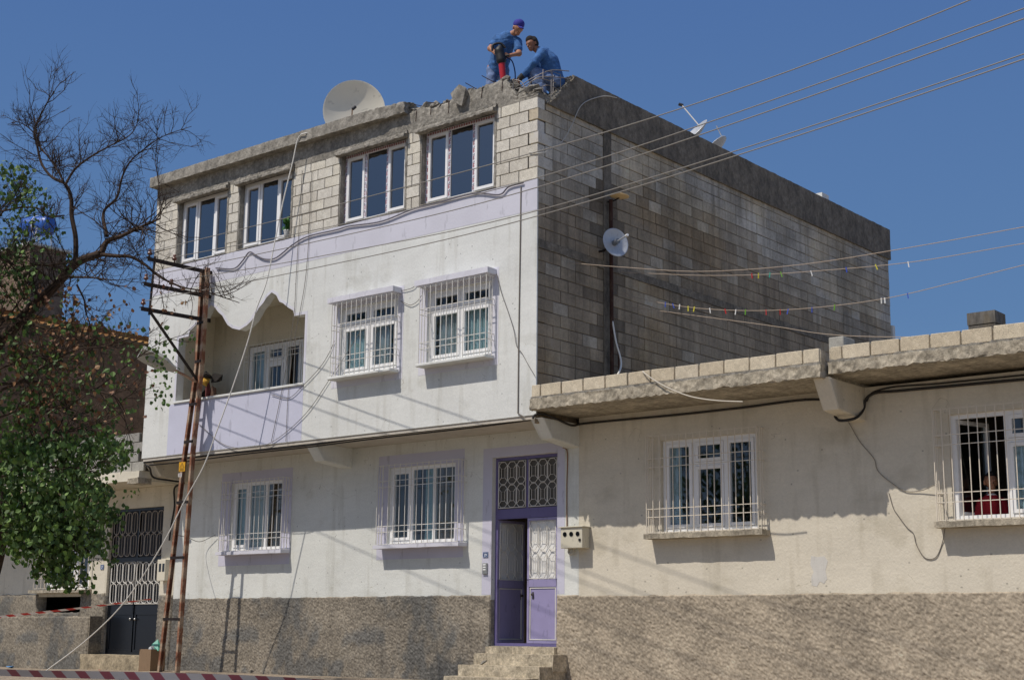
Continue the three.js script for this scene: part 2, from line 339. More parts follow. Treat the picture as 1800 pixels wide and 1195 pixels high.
const T_film = tex(64, 256, (u, v) => {
  const r = v % 0.5 * 2, inr = (a, b, c, d) => u > a && u < b && r > c && r < d;
  if (inr(0.15, 0.45, 0.10, 0.66) || inr(0.15, 0.85, 0.52, 0.66) || inr(0.55, 0.75, 0.14, 0.40)) return v < 0.5 ? [0.60, 0.10, 0.10] : [0.50, 0.12, 0.14];
  if (inr(0.1, 0.9, 0.74, 0.82) || inr(0.55, 0.8, 0.74, 0.97)) return [0.12, 0.13, 0.26];
  return [0.9, 0.9, 0.93];
});
const m_film = M(0xf4f2f2, { map: [T_film, 0.055, 0.26], rough: 0.3 });
function addWindow(H, o) {
  const { x0, x1, y0, y1, z } = o, f = 0.06, d = 0.06, m = 0.055, n = o.cols.length, tot = o.cols.reduce((s, c) => s + c.w, 0);
  const use = x1 - x0 - 2 * f - (n - 1) * m, fr = [bx(x0, x1, y0, y0 + f, z - d, z), bx(x0, x1, y1 - f, y1, z - d, z), bx(x0, x0 + f, y0 + f, y1 - f, z - d, z), bx(x1 - f, x1, y0 + f, y1 - f, z - d, z)];
  const film = []; let x = x0 + f; const lights = [];
  if (o.film) film.push(bx(x0 + 0.006, x0 + f - 0.004, y0 + 0.02, y1 - 0.02, z - 0.002, z + 0.002), bx(x0 + f, x1 - f, y1 - f + 0.006, y1 - 0.008, z - 0.002, z + 0.002));
  o.cols.forEach((c, i) => {
    const a = x, b = x + use * c.w / tot; x = b + m;
    if (i < n - 1) { fr.push(bx(b, b + m, y0 + f, y1 - f, z - d, z)); if (o.film) film.push(bx(b + 0.004, b + m - 0.004, y0 + f, y1 - f, z - 0.002, z + 0.002)); }
    let top = y1 - f;
    if (c.fan) { const yf = y1 - f - c.fan; fr.push(bx(a, b, yf - m, yf, z - d, z)); lights.push({ a, b, y0: yf, y1: top, sash: true }); top = yf - m; }
    lights.push({ a, b, y0: y0 + f, y1: top, ...c });
  });
  const w = part(H, 'window', merge(fr), o.mat || m_pvc);
  if (film.length) sub(w, 'protective_film', merge(film), m_film);
  for (const l of lights) {
    let { a, b, y0: p, y1: q } = l;
    if (l.sash) {
      const s = 0.05, zz = z + 0.014, zb = z - d + 0.012;
      const ring = (a, b, p, q) => merge([bx(a, b, p, p + s, zb, zz), bx(a, b, q - s, q, zb, zz), bx(a, a + s, p + s, q - s, zb, zz), bx(b - s, b, p + s, q - s, zb, zz)]);
      const g = ring(a + 0.004, b - 0.004, p + 0.004, q - 0.004);
      if (l.open) {                                  // leaf swung into the room about its left edge
        const mm = sub(w, 'open_sash', g.translate(-a, 0, -z), o.mat || m_pvc); mm.position.set(a, 0, z); mm.rotation.y = l.open;
        const gl = sub(mm.parent, 'pane', bx(s, b - a - s, p + s, q - s, -0.034, -0.018), o.glass || m_glass); gl.position.set(a, 0, z); gl.rotation.y = l.open;
        continue;
      }
      sub(w, 'sash', g, o.mat || m_pvc); a += s; b -= s; p += s; q -= s;
    }
    sub(w, 'pane', bx(a - 0.004, b + 0.004, p - 0.004, q + 0.004, z - 0.036, z - 0.018), o.glass || m_glass);
    if (l.cloth) { const cx0 = lerp(a, b, l.c0 ?? 0) - 0.02, cx1 = lerp(a, b, l.c1 ?? 1) + 0.02; sub(w, 'curtain', curtain(cx0, cx1, p - 0.04, q + 0.05, z - 0.1, Math.max(3, (cx1 - cx0) * 14)), l.cloth); }
  }
  return w;
}
function addGrille(H, o) {
  const { x0, x1, y0, y1, zw, d, n, mat } = o, t = o.t || 0.0105, zf = zw + d, R = [];
  for (const y of [y0 + 0.01, y1 - 0.01, ...o.rails]) {
    R.push(bx(x0, x1, y - t / 2, y + t / 2, zf - t * 1.02, zf - 0.001));
    for (const x of [x0, x1]) R.push(bx(x - t / 2, x + t / 2, y - t * 0.45, y + t * 0.45, zw - 0.05, zf - t * 1.05));
  }
  const g = part(H, 'window_grille', merge(R), o.railMat || mat);
  for (let i = 0; i < n; i++) { const x = lerp(x0, x1, i / (n - 1)); bar(g, 'bar', mat, x - t / 2, x + t / 2, y0, y1, zf, zf + t); }
  for (let k = 1; k <= (o.side ?? 2); k++) for (const x of [x0, x1]) { const z = lerp(zw, zf, k / ((o.side ?? 2) + 1)); bar(g, 'bar', mat, x + (x === x0 ? -t * 1.5 : t * 0.5), x + (x === x0 ? -t * 0.5 : t * 1.5), y0, y1, z - t / 2, z + t / 2); }
  return g;
}
function bracket(H, x0, x1, mat, yT = 3.975, k = 0) {
  const s = new THREE.Shape([[-0.04 + k, yT], [-0.28 + k, 3.70], [ZW - 0.05, 3.62], [ZW - 0.05, yT]].map(p => new THREE.Vector2(...p)));
  const g = new THREE.ExtrudeGeometry(s, { depth: x1 - x0 - 0.03, bevelEnabled: true, bevelThickness: 0.015, bevelSize: 0.015, bevelSegments: 1 }).rotateY(-Math.PI / 2).translate(x1 - 0.015, 0, 0);
  return part(H, 'bracket', uvm(g), mat);
}
const variants = (w, h, d, n = 5, c = 0.007) => Array.from({ length: n }, () => chamfer(w, h, d, c, rnd() * 9, rnd() * 9));
const geoCache = new Map();
function blockGeo(w, h, d) { const k = [w, h, d].map(v => v.toFixed(2)).join(); if (!geoCache.has(k)) geoCache.set(k, variants(w, h, d, w > 0.3 || d > 0.3 ? 6 : 2)); return geoCache.get(k)[Math.floor(rnd() * geoCache.get(k).length)]; }
const pick = a => a[Math.floor(rnd() * a.length)];
const q5 = v => Math.round(v * 50) / 50;

/* ---------- the three-storey house ---------- */
const house = thing('three_storey_house', 'three-storey house with bare block top floor and off-white first floor over the street', 'house', [-5, 0, -6]);
const archHalf = [[-5.36, 6.33], [-5.66, 6.335], [-5.69, 6.44], [-5.84, 6.52], [-5.98, 6.62], [-6.08, 6.66], [-6.18, 6.80], [-6.31, 6.87], [-6.44, 6.80], [-6.54, 6.70], [-6.66, 6.62], [-6.75, 6.51], [-6.84, 6.41], [-6.98, 6.33]];
const archPts = [[-5.36, 5.05], ...archHalf, [-7.19, 6.27], ...archHalf.slice().reverse().map(([x, y]) => [-14.38 - x, y]), [-9.02, 5.05]];
const archPath = () => new THREE.Path(archPts.map(p => new THREE.Vector2(...p)));
const WM = [[-4.45, -3.04, 5.1, 6.3], [-2.34, -0.93, 5.1, 6.3]], WT = [[-9.27, -7.72, 7.84, 9.17], [-7.37, -5.86, 7.84, 9.17], [-4.57, -2.93, 7.84, 9.17], [-2.57, -0.9, 7.84, 9.17]];
const WG = [[-8.35, -6.88, 2.22, 3.52], [-4.08, -2.5, 2.22, 3.55]], DOOR = [-1.68, -0.32, 0.53, 3.57];
// shells of the rooms
part(house, 'room_wall', merge([bx(-9.98, -9.8, -0.2, 9.2, -12.7, -1.16), bx(-9.98, -9.8, 4.18, 9.2, -1.16, -0.21), bx(-9.8, -0.21, -0.2, 9.2, -12.7, -12.5), bx(-9.8, -0.21, 0, 3.96, -4.2, -4), bx(-9.8, -0.21, 4.18, 7.24, -4.2, -4), bx(-9.8, -0.21, 7.41, 9.19, -4.2, -4),
  bx(-5.9, -5.75, 0.05, 3.96, -4, -1.17), bx(-2.1, -1.98, 0.05, 3.96, -4, -1.17), bx(-5.75, -5.6, 7.41, 9.19, -4, -0.21), bx(-2.8, -2.7, 4.18, 7.24, -4, -0.21), bx(-0.2, 0.1, -0.2, 3.96, -12.6, -1.16)]), m_room);
part(house, 'floor_slab', merge([bx(-9.97, -0.03, 3.97, 4.17, -12.45, -0.018), bx(-9.79, -0.205, 7.25, 7.40, -12.45, -0.205), bx(-9.79, -0.205, 9.2, 9.33, -12.45, -0.205), bx(-9.79, -0.21, -0.1, 0.04, -12.45, -1.17)]), m_soffit);
// ground floor front wall
{
  const s = new THREE.Shape([[-10, 1.26], [DOOR[0], 1.26], [DOOR[0], DOOR[3]], [DOOR[1], DOOR[3]], [DOOR[1], 1.26], [0.11, 1.26], [0.11, 3.968], [-10, 3.968]].map(p => new THREE.Vector2(...p)));
  const w = part(house, 'ground_floor_wall', panel(s, WG.map(r => rectHole(...r)), -1.15, ZW), m_plasterG);
  const ring = (o, h) => panel(rectShape(...o), [rectHole(...h)], ZW - 0.001, ZW + 0.003);
  for (const [o, h] of [[[-8.65, -6.6, 1.94, 3.73], WG[0]], [[-4.33, -2.3, 1.96, 3.77], WG[1]]]) sub(w, 'painted_surround', ring(o, h), m_lavRing);
  sub(w, 'painted_surround', merge([bx(-1.88, -1.681, 1.34, 3.57, ZW - 0.001, ZW + 0.003), bx(-0.319, -0.17, 1.34, 3.57, ZW - 0.001, ZW + 0.003), bx(-1.88, -0.17, 3.571, 3.73, ZW - 0.001, ZW + 0.003)]), m_lavRing);
  part(house, 'foundation_wall', merge([bx(-10, DOOR[0], -0.4, 1.259, -1.15, ZW - 0.012), bx(DOOR[1], 0.11, -0.4, 1.259, -1.15, ZW - 0.012), bx(DOOR[0], DOOR[1], -0.4, 0.53, -1.15, ZW - 0.012)]), m_conc);
  part(house, 'plinth', roughcast(-10, DOOR[0], -0.15, 1.335, ZW, 3), m_plinth);
  part(house, 'plinth', roughcast(DOOR[1], 0.112, -0.15, 1.325, ZW, 11, 0.025, 0.0135, true, false), m_plinth2);
}
// first floor front wall, balcony
{
  const w = part(house, 'first_floor_wall', panel(rectShape(-10, 0, 4.03, 7.83), [archPath(), ...WM.map(r => rectHole(...r))], -0.025, 0), m_plaster);
  part(house, 'wall_core', panel(rectShape(-9.98, -0.21, 4.18, 7.82), [archPath(), ...WM.map(r => rectHole(...r))], -0.17, -0.0255), m_plaster);
  sub(w, 'painted_band', bx(-9.998, -0.002, 7.31, 7.828, -0.001, 0.003), m_lav);
  sub(w, 'painted_surround', panel(rectShape(-4.62, -2.89, 4.89, 6.5), [rectHole(...WM[0])], -0.001, 0.003), m_lavPale);
  sub(w, 'painted_surround', panel(rectShape(-2.52, -0.78, 4.9, 6.5), [rectHole(...WM[1])], -0.001, 0.003), m_lavPale);
  sub(w, 'painted_panel', bx(-9.2, -5.34, 4.04, 5.028, -0.001, 0.003), m_lavPanel);
  const off = archPts.slice(1, -1).map(([x, y], i, a) => { const p = a[Math.max(0, i - 1)], q = a[Math.min(a.length - 1, i + 1)], dx = q[0] - p[0], dy = q[1] - p[1], l = Math.hypot(dx, dy); return [x + dy / l * 0.055, y - dx / l * 0.055]; });
  const trim = new THREE.Shape([[-5.30, 5.06], [-5.30, 6.385], ...off.slice(1, -1), [-9.08, 6.385], [-9.08, 5.06], [-9.0225, 5.06], ...archPts.slice(1, -1).slice().reverse(), [-5.3575, 5.06]].map(p => new THREE.Vector2(...p)));
  sub(w, 'painted_trim', panel(trim, [], -0.001, 0.003), m_lavPale);
  part(house, 'balcony_rail', cbx(-9.06, -5.33, 5.031, 5.075, -0.2, 0.035, 0.008), m_plaster);
  part(house, 'balcony_wall', merge([bx(-9.30, -9.12, 4.18, 7.0, ZW, -0.171), bx(-5.25, -5.07, 4.18, 7.0, ZW, -0.171), bx(-9.12, -5.25, 6.92, 7.05, ZW, -0.171)]), m_creamL);
  part(house, 'balcony_back_wall', panel(rectShape(-9.3, -5.07, 4.18, 7.05), [rectHole(-8.06, -6.45, 4.9, 6.2)], ZW - 0.15, ZW - 0.002), m_creamL);
  addWindow(house, { x0: -8.04, x1: -6.47, y0: 4.92, y1: 6.18, z: ZW - 0.04, cols: [{ w: 1, sash: true, cloth: m_sheer }, { w: 1, fan: 0.28, sash: true }, { w: 1, sash: true }] });
  addGrille(house, { x0: -8.05, x1: -6.46, y0: 4.9, y1: 6.2, zw: ZW, d: 0.08, n: 14, rails: [5.15, 5.88, 5.98], mat: m_whiteIron, side: 0 });
}
for (const [i, r] of WM.entries()) {
  addWindow(house, { x0: r[0], x1: r[1], y0: r[2], y1: r[3], z: -0.06, cols: [{ w: 1, fan: 0.25, sash: true, cloth: i ? m_lace : m_sheer3, c0: 0.1 }, { w: 1, fan: 0.25, sash: true, cloth: i ? m_sheer3 : m_lace, c1: i ? 0.8 : 0.6 }] });
  addGrille(house, { x0: r[0] + 0.01, x1: r[1] + 0.06, y0: 5.04, y1: 6.35, zw: 0, d: 0.2, n: 13, rails: [5.3, 5.4, 5.88, 5.97], mat: m_whiteIron });
  part(house, 'window_sill', cbx(r[0] - 0.04, r[1] + 0.07, 5.0, 5.05, -0.1, 0.23, 0.01), m_plaster);
  part(house, 'window_hood', roughBox(r[0] - 0.1, r[1] + 0.1, 6.372, 6.465, -0.02, 0.225, 0.04, 0.008, 7, i * 9), m_lavPale);
}
for (const [i, r] of WG.entries()) {
  addWindow(house, { x0: r[0], x1: r[1], y0: r[2], y1: r[3], z: ZW - 0.05, cols: i ? [{ w: 1, sash: true }, { w: 1.05, cloth: m_sheer3, c0: 0.5 }, { w: 1, cloth: m_brownCloth }] : [{ w: 1, sash: true, cloth: m_sheer3 }, { w: 1.05, cloth: m_sheer2 }, { w: 1, cloth: m_brownCloth }] });
  addGrille(house, { x0: r[0] - 0.07, x1: r[1] + 0.25, y0: 2.2, y1: i ? 3.58 : 3.54, zw: ZW, d: 0.2, n: 15, rails: [2.42, 2.52, 3.2, 3.3], mat: m_whiteIron, side: 2 });
  part(house, 'window_sill', roughBox(r[0] - 0.12, r[1] + 0.29, 2.135, 2.195, ZW - 0.02, ZW + 0.23, 0.05, 0.006, 7, i * 5 + 2), m_lavPale);
}
bracket(house, -9.98, -9.7, m_cream); bracket(house, -5.28, -5.02, m_plasterG); bracket(house, -0.14, 0.115, m_plasterG);
// bare top floor: mortar core and blocks
{
  const core = part(house, 'masonry_wall', panel(rectShape(-9.98, -0.205, 7.831, 9.2), WT.map(r => rectHole(r[0] - 0.004, r[1] + 0.004, 7.84, 9.17)), -0.19, -0.009), m_mortar);
  const piers = [[-10, -9.29], [-7.70, -7.39], [-5.84, -4.59], [-2.91, -2.59], [-0.88, 0]];
  for (const [pi, [a, b]] of piers.entries()) for (let k = 0; k < 7; k++) {
    const y = 7.835 + k * 0.197, end = pi === 4 && k % 2 ? b - 0.2 : b;
    let x = end, first = true;
    while (x > a + 0.03) {
      let w = 0.39; if (first && pi < 4 && (k + pi) % 2) w = 0.19; first = false;
      w = Math.min(w, x - a); if (x - a - w < 0.06) w = x - a;
      const deep = pi === 4 && x === 0 ? 0.19 : 0.06, g = blockGeo(q5(w) - 0.004, 0.187, deep);
      const m = part(core, 'block', g, pick(blockF), [x - w / 2, y + 0.094, -deep / 2 + rr(-0.002, 0.005)]);
      m.scale.x = (w - 0.012) / (q5(w) - 0.004);
      x -= w;
    }
  }
  for (const r of WT) {
    sub(core, 'cement_reveal', bx(r[0] - 0.004, r[0] + 0.016, 7.84, 9.168, -0.2, 0.004), m_conc); sub(core, 'cement_reveal', bx(r[1] - 0.016, r[1] + 0.004, 7.84, 9.168, -0.2, 0.004), m_conc);
    sub(core, 'cement_sill', bx(r[0] + 0.016, r[1] - 0.016, 7.8385, 7.856, -0.2, 0.012), m_conc);
    sub(core, 'mortar_smear', roughBox(r[1] - 0.01, r[1] + 0.035, 7.84, 9.16, -0.03, 0.012, 0.03, 0.012, 18, r[0]), m_conc);
  }
}
for (const [i, r] of WT.entries()) addWindow(house, { x0: r[0] + 0.016, x1: r[1] - 0.016, y0: 7.856, y1: 9.165, z: -0.11, film: i > 1, glass: m_glassDark, cols: [{ w: 1, sash: true }, { w: 1.08 }, { w: 1, sash: true }] });
// roof edge: beam, lips over the windows, cornice, broken right end
const topTable = [[-2.95, 9.60], [-2.6, 9.63], [-2.3, 9.58], [-1.95, 9.60], [-1.55, 9.68], [-1.2, 9.66], [-0.9, 9.71], [-0.68, 9.68], [-0.56, 9.48], [-0.45, 9.36], [-0.25, 9.36], [0.05, 9.27]];
const topY = x => { for (let i = 1; i < topTable.length; i++) if (x <= topTable[i][0]) { const [a, p] = topTable[i - 1], [b, q] = topTable[i]; return lerp(p, q, clamp((x - a) / (b - a))); } return 9.27; };
const beam = part(house, 'roof_beam', merge([
  roughBox(-10, -2.93, 9.175, 9.57, -0.3, 0.004, 0.06, 0.007, 6, 1),
  roughBox(-2.94, -0.002, 9.2, 9.7, -0.34, 0.004, 0.028, 0.02, 16, 2, v => { const t = (v.y - 9.2) / 0.5; v.y = 9.2 + t * (topY(v.x) + 0.05 * (fb3(v.x * 9, 2, v.z * 9, 3) - 0.5) - 9.2); if (t > 0.9) v.z -= 0.06 * fb3(v.x * 7, 1, 1, 2); return 0.25 + t; }),
]), m_conc);
part(house, 'cornice', roughBox(-10.04, -2.88, 9.565, 9.775, -0.35, 0.18, 0.032, 0.017, 15, 3, v => { const e = ss(-4.1, -2.9, v.x); if (v.x > -3.05) v.x += 0.12 * (fb3(v.y * 9, v.z * 9, 3, 2) - 0.5); v.z -= v.z > 0 ? e * 0.05 * fb3(v.x * 6, v.y * 6, 1, 2) * 2 : 0; return 0.6 + 1.3 * e; }), m_conc);
for (const [i, r] of WT.entries()) part(house, 'concrete_lip', roughBox(r[0] - 0.06, r[1] + 0.05, 9.13, 9.27, -0.012, 0.12, 0.02, 0.024, 19, 20 + i * 3, v => { if (v.y > 9.2) v.z *= 0.45; return 1; }), m_conc);
const angular = (r, sx = 1, sy = 1, sz = 1) => { const p = []; for (let i = 0; i < 11; i++) { const v = new THREE.Vector3(rr(-1, 1), rr(-1, 1), rr(-1, 1)).normalize().multiplyScalar(r * rr(0.75, 1.15)); p.push(v.multiply(new THREE.Vector3(sx, sy, sz))); } return uvm(new ConvexGeometry(p)); };
{
  const c1 = [], c2 = [];
  for (let i = 0; i < 210; i++) { const x = rr(-3.05, -0.02), r = rr(0.015, 0.05); c1.push(angular(r).translate(x, topY(x) - r * 0.2 + rr(-0.03, 0.02), rr(-0.3, -0.01))); }
  for (let i = 0; i < 260; i++) { const t = rnd(), r = rr(0.02, 0.055); c2.push(angular(r).translate(rr(-0.23, 0.03), 9.15 + 0.67 * t, -0.2 - 0.72 * Math.pow(t, 0.85) + rr(-0.02, 0.02))); }
  const k1 = part(house, 'crumbled_edge', merge(c1), m_conc), k2 = part(house, 'crumbled_edge', merge(c2), m_conc); k1.userData.kind = k2.userData.kind = 'stuff';
}
for (let i = 0; i < 11; i++) {           // cut rebar standing out of the broken beam
  const x = lerp(-2.75, -0.75, i / 10) + rr(-0.06, 0.06), y = topY(x) - 0.06, up = i % 2;
  part(beam, 'rebar', up ? tube([[x, y, -0.12], [x - 0.05, y + rr(0.06, 0.1), -0.06], [x - rr(0.12, 0.2), y + rr(0.1, 0.17), rr(-0.05, 0.12)]], 0.007, 0.007, 5) : tube([[x, y + 0.05, 0.0], [x + 0.01, y - 0.02, 0.016], [x + rr(-0.01, 0.01), y - rr(0.1, 0.2), 0.014]], 0.007, 0.006, 5), m_rebarRust);
}
const bars = [[[-0.75, 9.62, -0.15], [-0.5, 9.52, -0.1], [-0.25, 9.6, -0.12], [0.0, 9.74, -0.3], [0.05, 9.86, -0.75]], [[-0.8, 9.66, -0.22], [-0.45, 9.5, -0.2], [-0.2, 9.63, -0.2], [0, 9.7, -0.55], [0.0, 9.78, -0.95]], [[-0.7, 9.5, -0.05], [-0.4, 9.47, -0.06], [-0.1, 9.56, -0.1], [-0.03, 9.6, -0.5]],
  [[-0.6, 9.58, -0.28], [-0.3, 9.46, -0.25], [-0.05, 9.5, -0.3], [-0.05, 9.5, -0.7]], [[-0.55, 9.42, -0.02], [-0.5, 9.6, 0.0], [-0.34, 9.52, -0.02], [-0.3, 9.36, -0.02]]];
for (const b of bars) part(beam, 'rebar', tube(curve(b, 14), 0.009, 0.009, 6), m_rebar);
for (const [x, z] of [[-0.06, -0.2], [0.0, -0.34], [-0.08, -0.5]]) part(beam, 'rebar_stirrup', tube([[x, 9.22, z], [x, 9.74, z], [x + 0.02, 9.75, z - 0.22], [x + 0.02, 9.4, z - 0.23]], 0.007, 0.007, 5), m_rebar);
// side wall of blocks, in shade
{
  const backing = part(house, 'side_wall', bx(-0.205, -0.011, 3.9, 9.2, -12.74, -0.2), m_mortar);
  const rows = []; for (let k = 0; k < 12; k++) rows.push(9.232 - 0.2 * (k + 1)); for (let k = 0; k < 14; k++) rows.push(6.70 - 0.2 * (k + 1));
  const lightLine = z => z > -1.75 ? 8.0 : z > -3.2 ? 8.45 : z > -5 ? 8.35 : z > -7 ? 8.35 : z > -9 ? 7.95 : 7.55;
  const list = [];
  rows.forEach((y, k) => {
    const top = y > 7.8; let z = top ? (k % 2 ? -0.2 : 0) : -0.027, first = true;
    if (top) z = k % 2 ? 0 : -0.2;
    while (z > -12.7) {
      let w = 0.392; if (first && !top && k % 2) w = 0.19; if (rnd() < 0.03) w = 0.2; first = false;
      if (z - w < -12.74) w = z + 12.74; if (w < 0.05) break;
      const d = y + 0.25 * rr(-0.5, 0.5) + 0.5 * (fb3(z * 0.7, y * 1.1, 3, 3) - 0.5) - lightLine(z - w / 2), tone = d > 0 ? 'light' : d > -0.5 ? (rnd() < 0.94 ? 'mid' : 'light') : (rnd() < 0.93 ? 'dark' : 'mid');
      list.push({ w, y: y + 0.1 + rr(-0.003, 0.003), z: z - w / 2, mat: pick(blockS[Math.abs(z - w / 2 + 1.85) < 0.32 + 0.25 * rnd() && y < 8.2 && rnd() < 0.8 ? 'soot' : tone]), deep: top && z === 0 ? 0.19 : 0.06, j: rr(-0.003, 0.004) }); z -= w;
    }
  });
  list.sort((p, q) => q.z - p.z || q.y - p.y);
  const far = new Map();
  list.forEach((b, i) => {
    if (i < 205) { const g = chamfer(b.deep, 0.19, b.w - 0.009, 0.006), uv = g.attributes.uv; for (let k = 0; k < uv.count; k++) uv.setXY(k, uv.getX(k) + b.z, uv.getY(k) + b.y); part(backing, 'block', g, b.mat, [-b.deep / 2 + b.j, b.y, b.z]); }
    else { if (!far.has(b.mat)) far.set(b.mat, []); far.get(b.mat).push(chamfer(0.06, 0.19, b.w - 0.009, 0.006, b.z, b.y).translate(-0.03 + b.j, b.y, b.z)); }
  });
  const all = []; for (const gs of far.values()) all.push(merge(gs)); const rest = part(backing, 'block_courses', mergeGeometries(all, true), [...far.keys()]); rest.userData.kind = 'stuff';
  part(house, 'mortar_strip', roughBox(-0.05, 0.014, 6.70, 6.832, -12.7, -0.03, 0.06, 0.013, 9, 7), m_concDark);
  part(house, 'roof_beam', roughBox(-0.24, 0.045, 9.13, 9.835, -12.79, -0.2, 0.05, 0.011, 9, 11, v => { const t = (v.y - 9.13) / 0.705, e = ss(-1.6, -0.2, v.z); const nz = -0.2 - 0.72 * Math.pow(t, 0.85); v.z = v.z > -1.6 ? lerp(-1.6, nz, (v.z + 1.6) / 1.4) : v.z; return v.z > nz - 0.03 ? 5 : 1; }), m_concDark);
  part(house, 'side_column', roughBox(-0.1, 0.022, 3.9, 9.12, -1.98, -1.76, 0.08, 0.006, 6, 13), m_concDark);
  part(house, 'rear_plaster', bx(-9.9, 0.035, 3.9, 7.6, -12.86, -12.745), m_plaster);
}
// front door
{
  const fz = -1.04, fb = -1.10, [a, b, y0, y1] = DOOR;
  const fr = part(house, 'door_frame', merge([bx(a, a + 0.05, y0, y1, fb, fz), bx(b - 0.05, b, y0, y1, fb, fz), bx(a + 0.05, b - 0.05, y1 - 0.05, y1, fb, fz), bx(a + 0.05, b - 0.05, 2.56, 2.72, fb, fz), bx(a + 0.05, b - 0.05, y0, y0 + 0.045, fb, fz), bx(-1.025, -0.985, 2.72, y1 - 0.05, fb, fz)]), m_purpleDark);
  const orn = (w, h, c, r) => { const L = [], cw = w / c, ch = h / r; for (let i = 0; i < c; i++) for (let j = 0; j < r; j++) { const x = i * cw, y = j * ch, p = cw * 0.30, q = ch * 0.16, e = 0.008; L.push(tube([[x + e, y + q, 0], [x + p, y + e, 0], [x + cw - p, y + e, 0], [x + cw - e, y + q, 0], [x + cw - e, y + ch - q, 0], [x + cw - p, y + ch - e, 0], [x + p, y + ch - e, 0], [x + e, y + ch - q, 0], [x + e, y + q, 0]], 0.006, 0.006, 5)); L.push(tube([[x + p, y + ch * 0.3, 0], [x + p, y + ch * 0.7, 0], [x + cw - p, y + ch * 0.7, 0], [x + cw - p, y + ch * 0.3, 0], [x + p, y + ch * 0.3, 0]], 0.005, 0.005, 4)); L.push(tube([[x + p, y + ch * 0.7, 0], [x + e, y + ch - q, 0]], 0.005, 0.005, 4), tube([[x + cw - p, y + ch * 0.7, 0], [x + cw - e, y + ch - q, 0]], 0.005, 0.005, 4), tube([[x + p, y + ch * 0.3, 0], [x + e, y + q, 0]], 0.005, 0.005, 4), tube([[x + cw - p, y + ch * 0.3, 0], [x + cw - e, y + q, 0]], 0.005, 0.005, 4)); } L.push(tube([[0, 0, 0], [w, 0, 0], [w, h, 0], [0, h, 0], [0, 0, 0]], 0.008, 0.008, 4)); return merge(L); };
  for (const x of [a + 0.06, -0.975]) { sub(fr, 'transom_glass', bx(x - 0.01, x + 0.6, 2.72, 3.52, fb + 0.015, fb + 0.03), M(0x5a564f, { rough: 0.5 })); sub(fr, 'transom_grille', orn(0.575, 0.76, 3, 2).translate(x + 0.008, 2.74, fz + 0.01), m_whiteIron); }
  const leaf = (name, px, turn) => {
    const w = 0.63, h = 1.975, L = part(house, name, merge([bx(0, w, 0, 0.04, -0.05, 0), bx(0, w, 0.88, 1.0, -0.05, 0), bx(0, w, h - 0.04, h, -0.05, 0), bx(0, 0.04, 0.04, h - 0.04, -0.05, 0), bx(w - 0.04, w, 0.04, h - 0.04, -0.05, 0)]), m_purple, [px, 0.578, fz]);
    L.rotation.y = turn;
    sub(L, 'lower_panel', bx(0.04, w - 0.04, 0.04, 0.88, -0.04, -0.02), m_purple);
    sub(L, 'panel_trim', merge([bx(0.05, w - 0.05, 0.05, 0.065, -0.021, -0.008), bx(0.05, w - 0.05, 0.855, 0.87, -0.021, -0.008), bx(0.05, 0.065, 0.065, 0.855, -0.021, -0.008), bx(w - 0.065, w - 0.05, 0.065, 0.855, -0.021, -0.008)]), m_whiteIron);
    sub(L, 'upper_panel', bx(0.04, w - 0.04, 1.0, h - 0.04, -0.045, -0.03), M(0xe6e6e2, { rough: 0.5 }));
    sub(L, 'leaf_grille', orn(w - 0.1, 0.91, 3, 2).translate(0.05, 1.012, 0.004), m_whiteIron);
    sub(L, 'lock', merge([new THREE.CylinderGeometry(0.018, 0.022, 0.04, 10).rotateX(Math.PI / 2).translate(turn ? w - 0.06 : 0.11, 0.76, 0.0), bx((turn ? w - 0.075 : 0.095), (turn ? w - 0.045 : 0.125), 0.69, 0.80, -0.02, -0.012)]), M(0x6d675f, { rough: 0.35, metal: 0.8 }));
    return L;
  };
  leaf('door_leaf', -0.998 + 0.0, 0); const op = leaf('open_door_leaf', a + 0.052, 84 * RAD); op.userData.label = 'purple door leaf ajar into the dark hall';
}

/* ---------- stone steps ---------- */
{
  const st = thing('stone_steps', 'worn pale stone steps below the purple front door', 'steps', [-0.85, -0.05, -0.5]);
  const mst = M(0xe3d8c2, { map: [T_conc, 1.3], bump: [T_concB, 0.4, 0.012] });
  part(st, 'threshold', roughBox(-1.7, -0.3, 0.38, 0.522, -1.0, -0.86, 0.03, 0.012, 8, 2), mst);
  part(st, 'step', roughBox(-1.70, -0.09, 0.16, 0.41, -0.97, -0.57, 0.03, 0.014, 8, 33), mst);
  part(st, 'step', roughBox(-1.77, -0.11, 0.0, 0.235, -0.97, -0.27, 0.03, 0.014, 8, 40), mst);
  part(st, 'step', roughBox(-1.79, -0.13, -0.2, 0.065, -0.97, 0.03, 0.03, 0.014, 8, 47), mst);
}
function rock(r, sd, sq = [1, 0.75, 0.9]) { return angular(r, ...sq); }
solo('loose_stone', 'grey round stone lying on the stone steps', 'stone', rock(0.075, 5).translate(-1.36, 0.28, -0.42), m_conc);
solo('loose_stone', 'small grey stone on the ground below the left barred window', 'stone', rock(0.06, 9).translate(-7.15, 0.0, -0.62), m_conc);

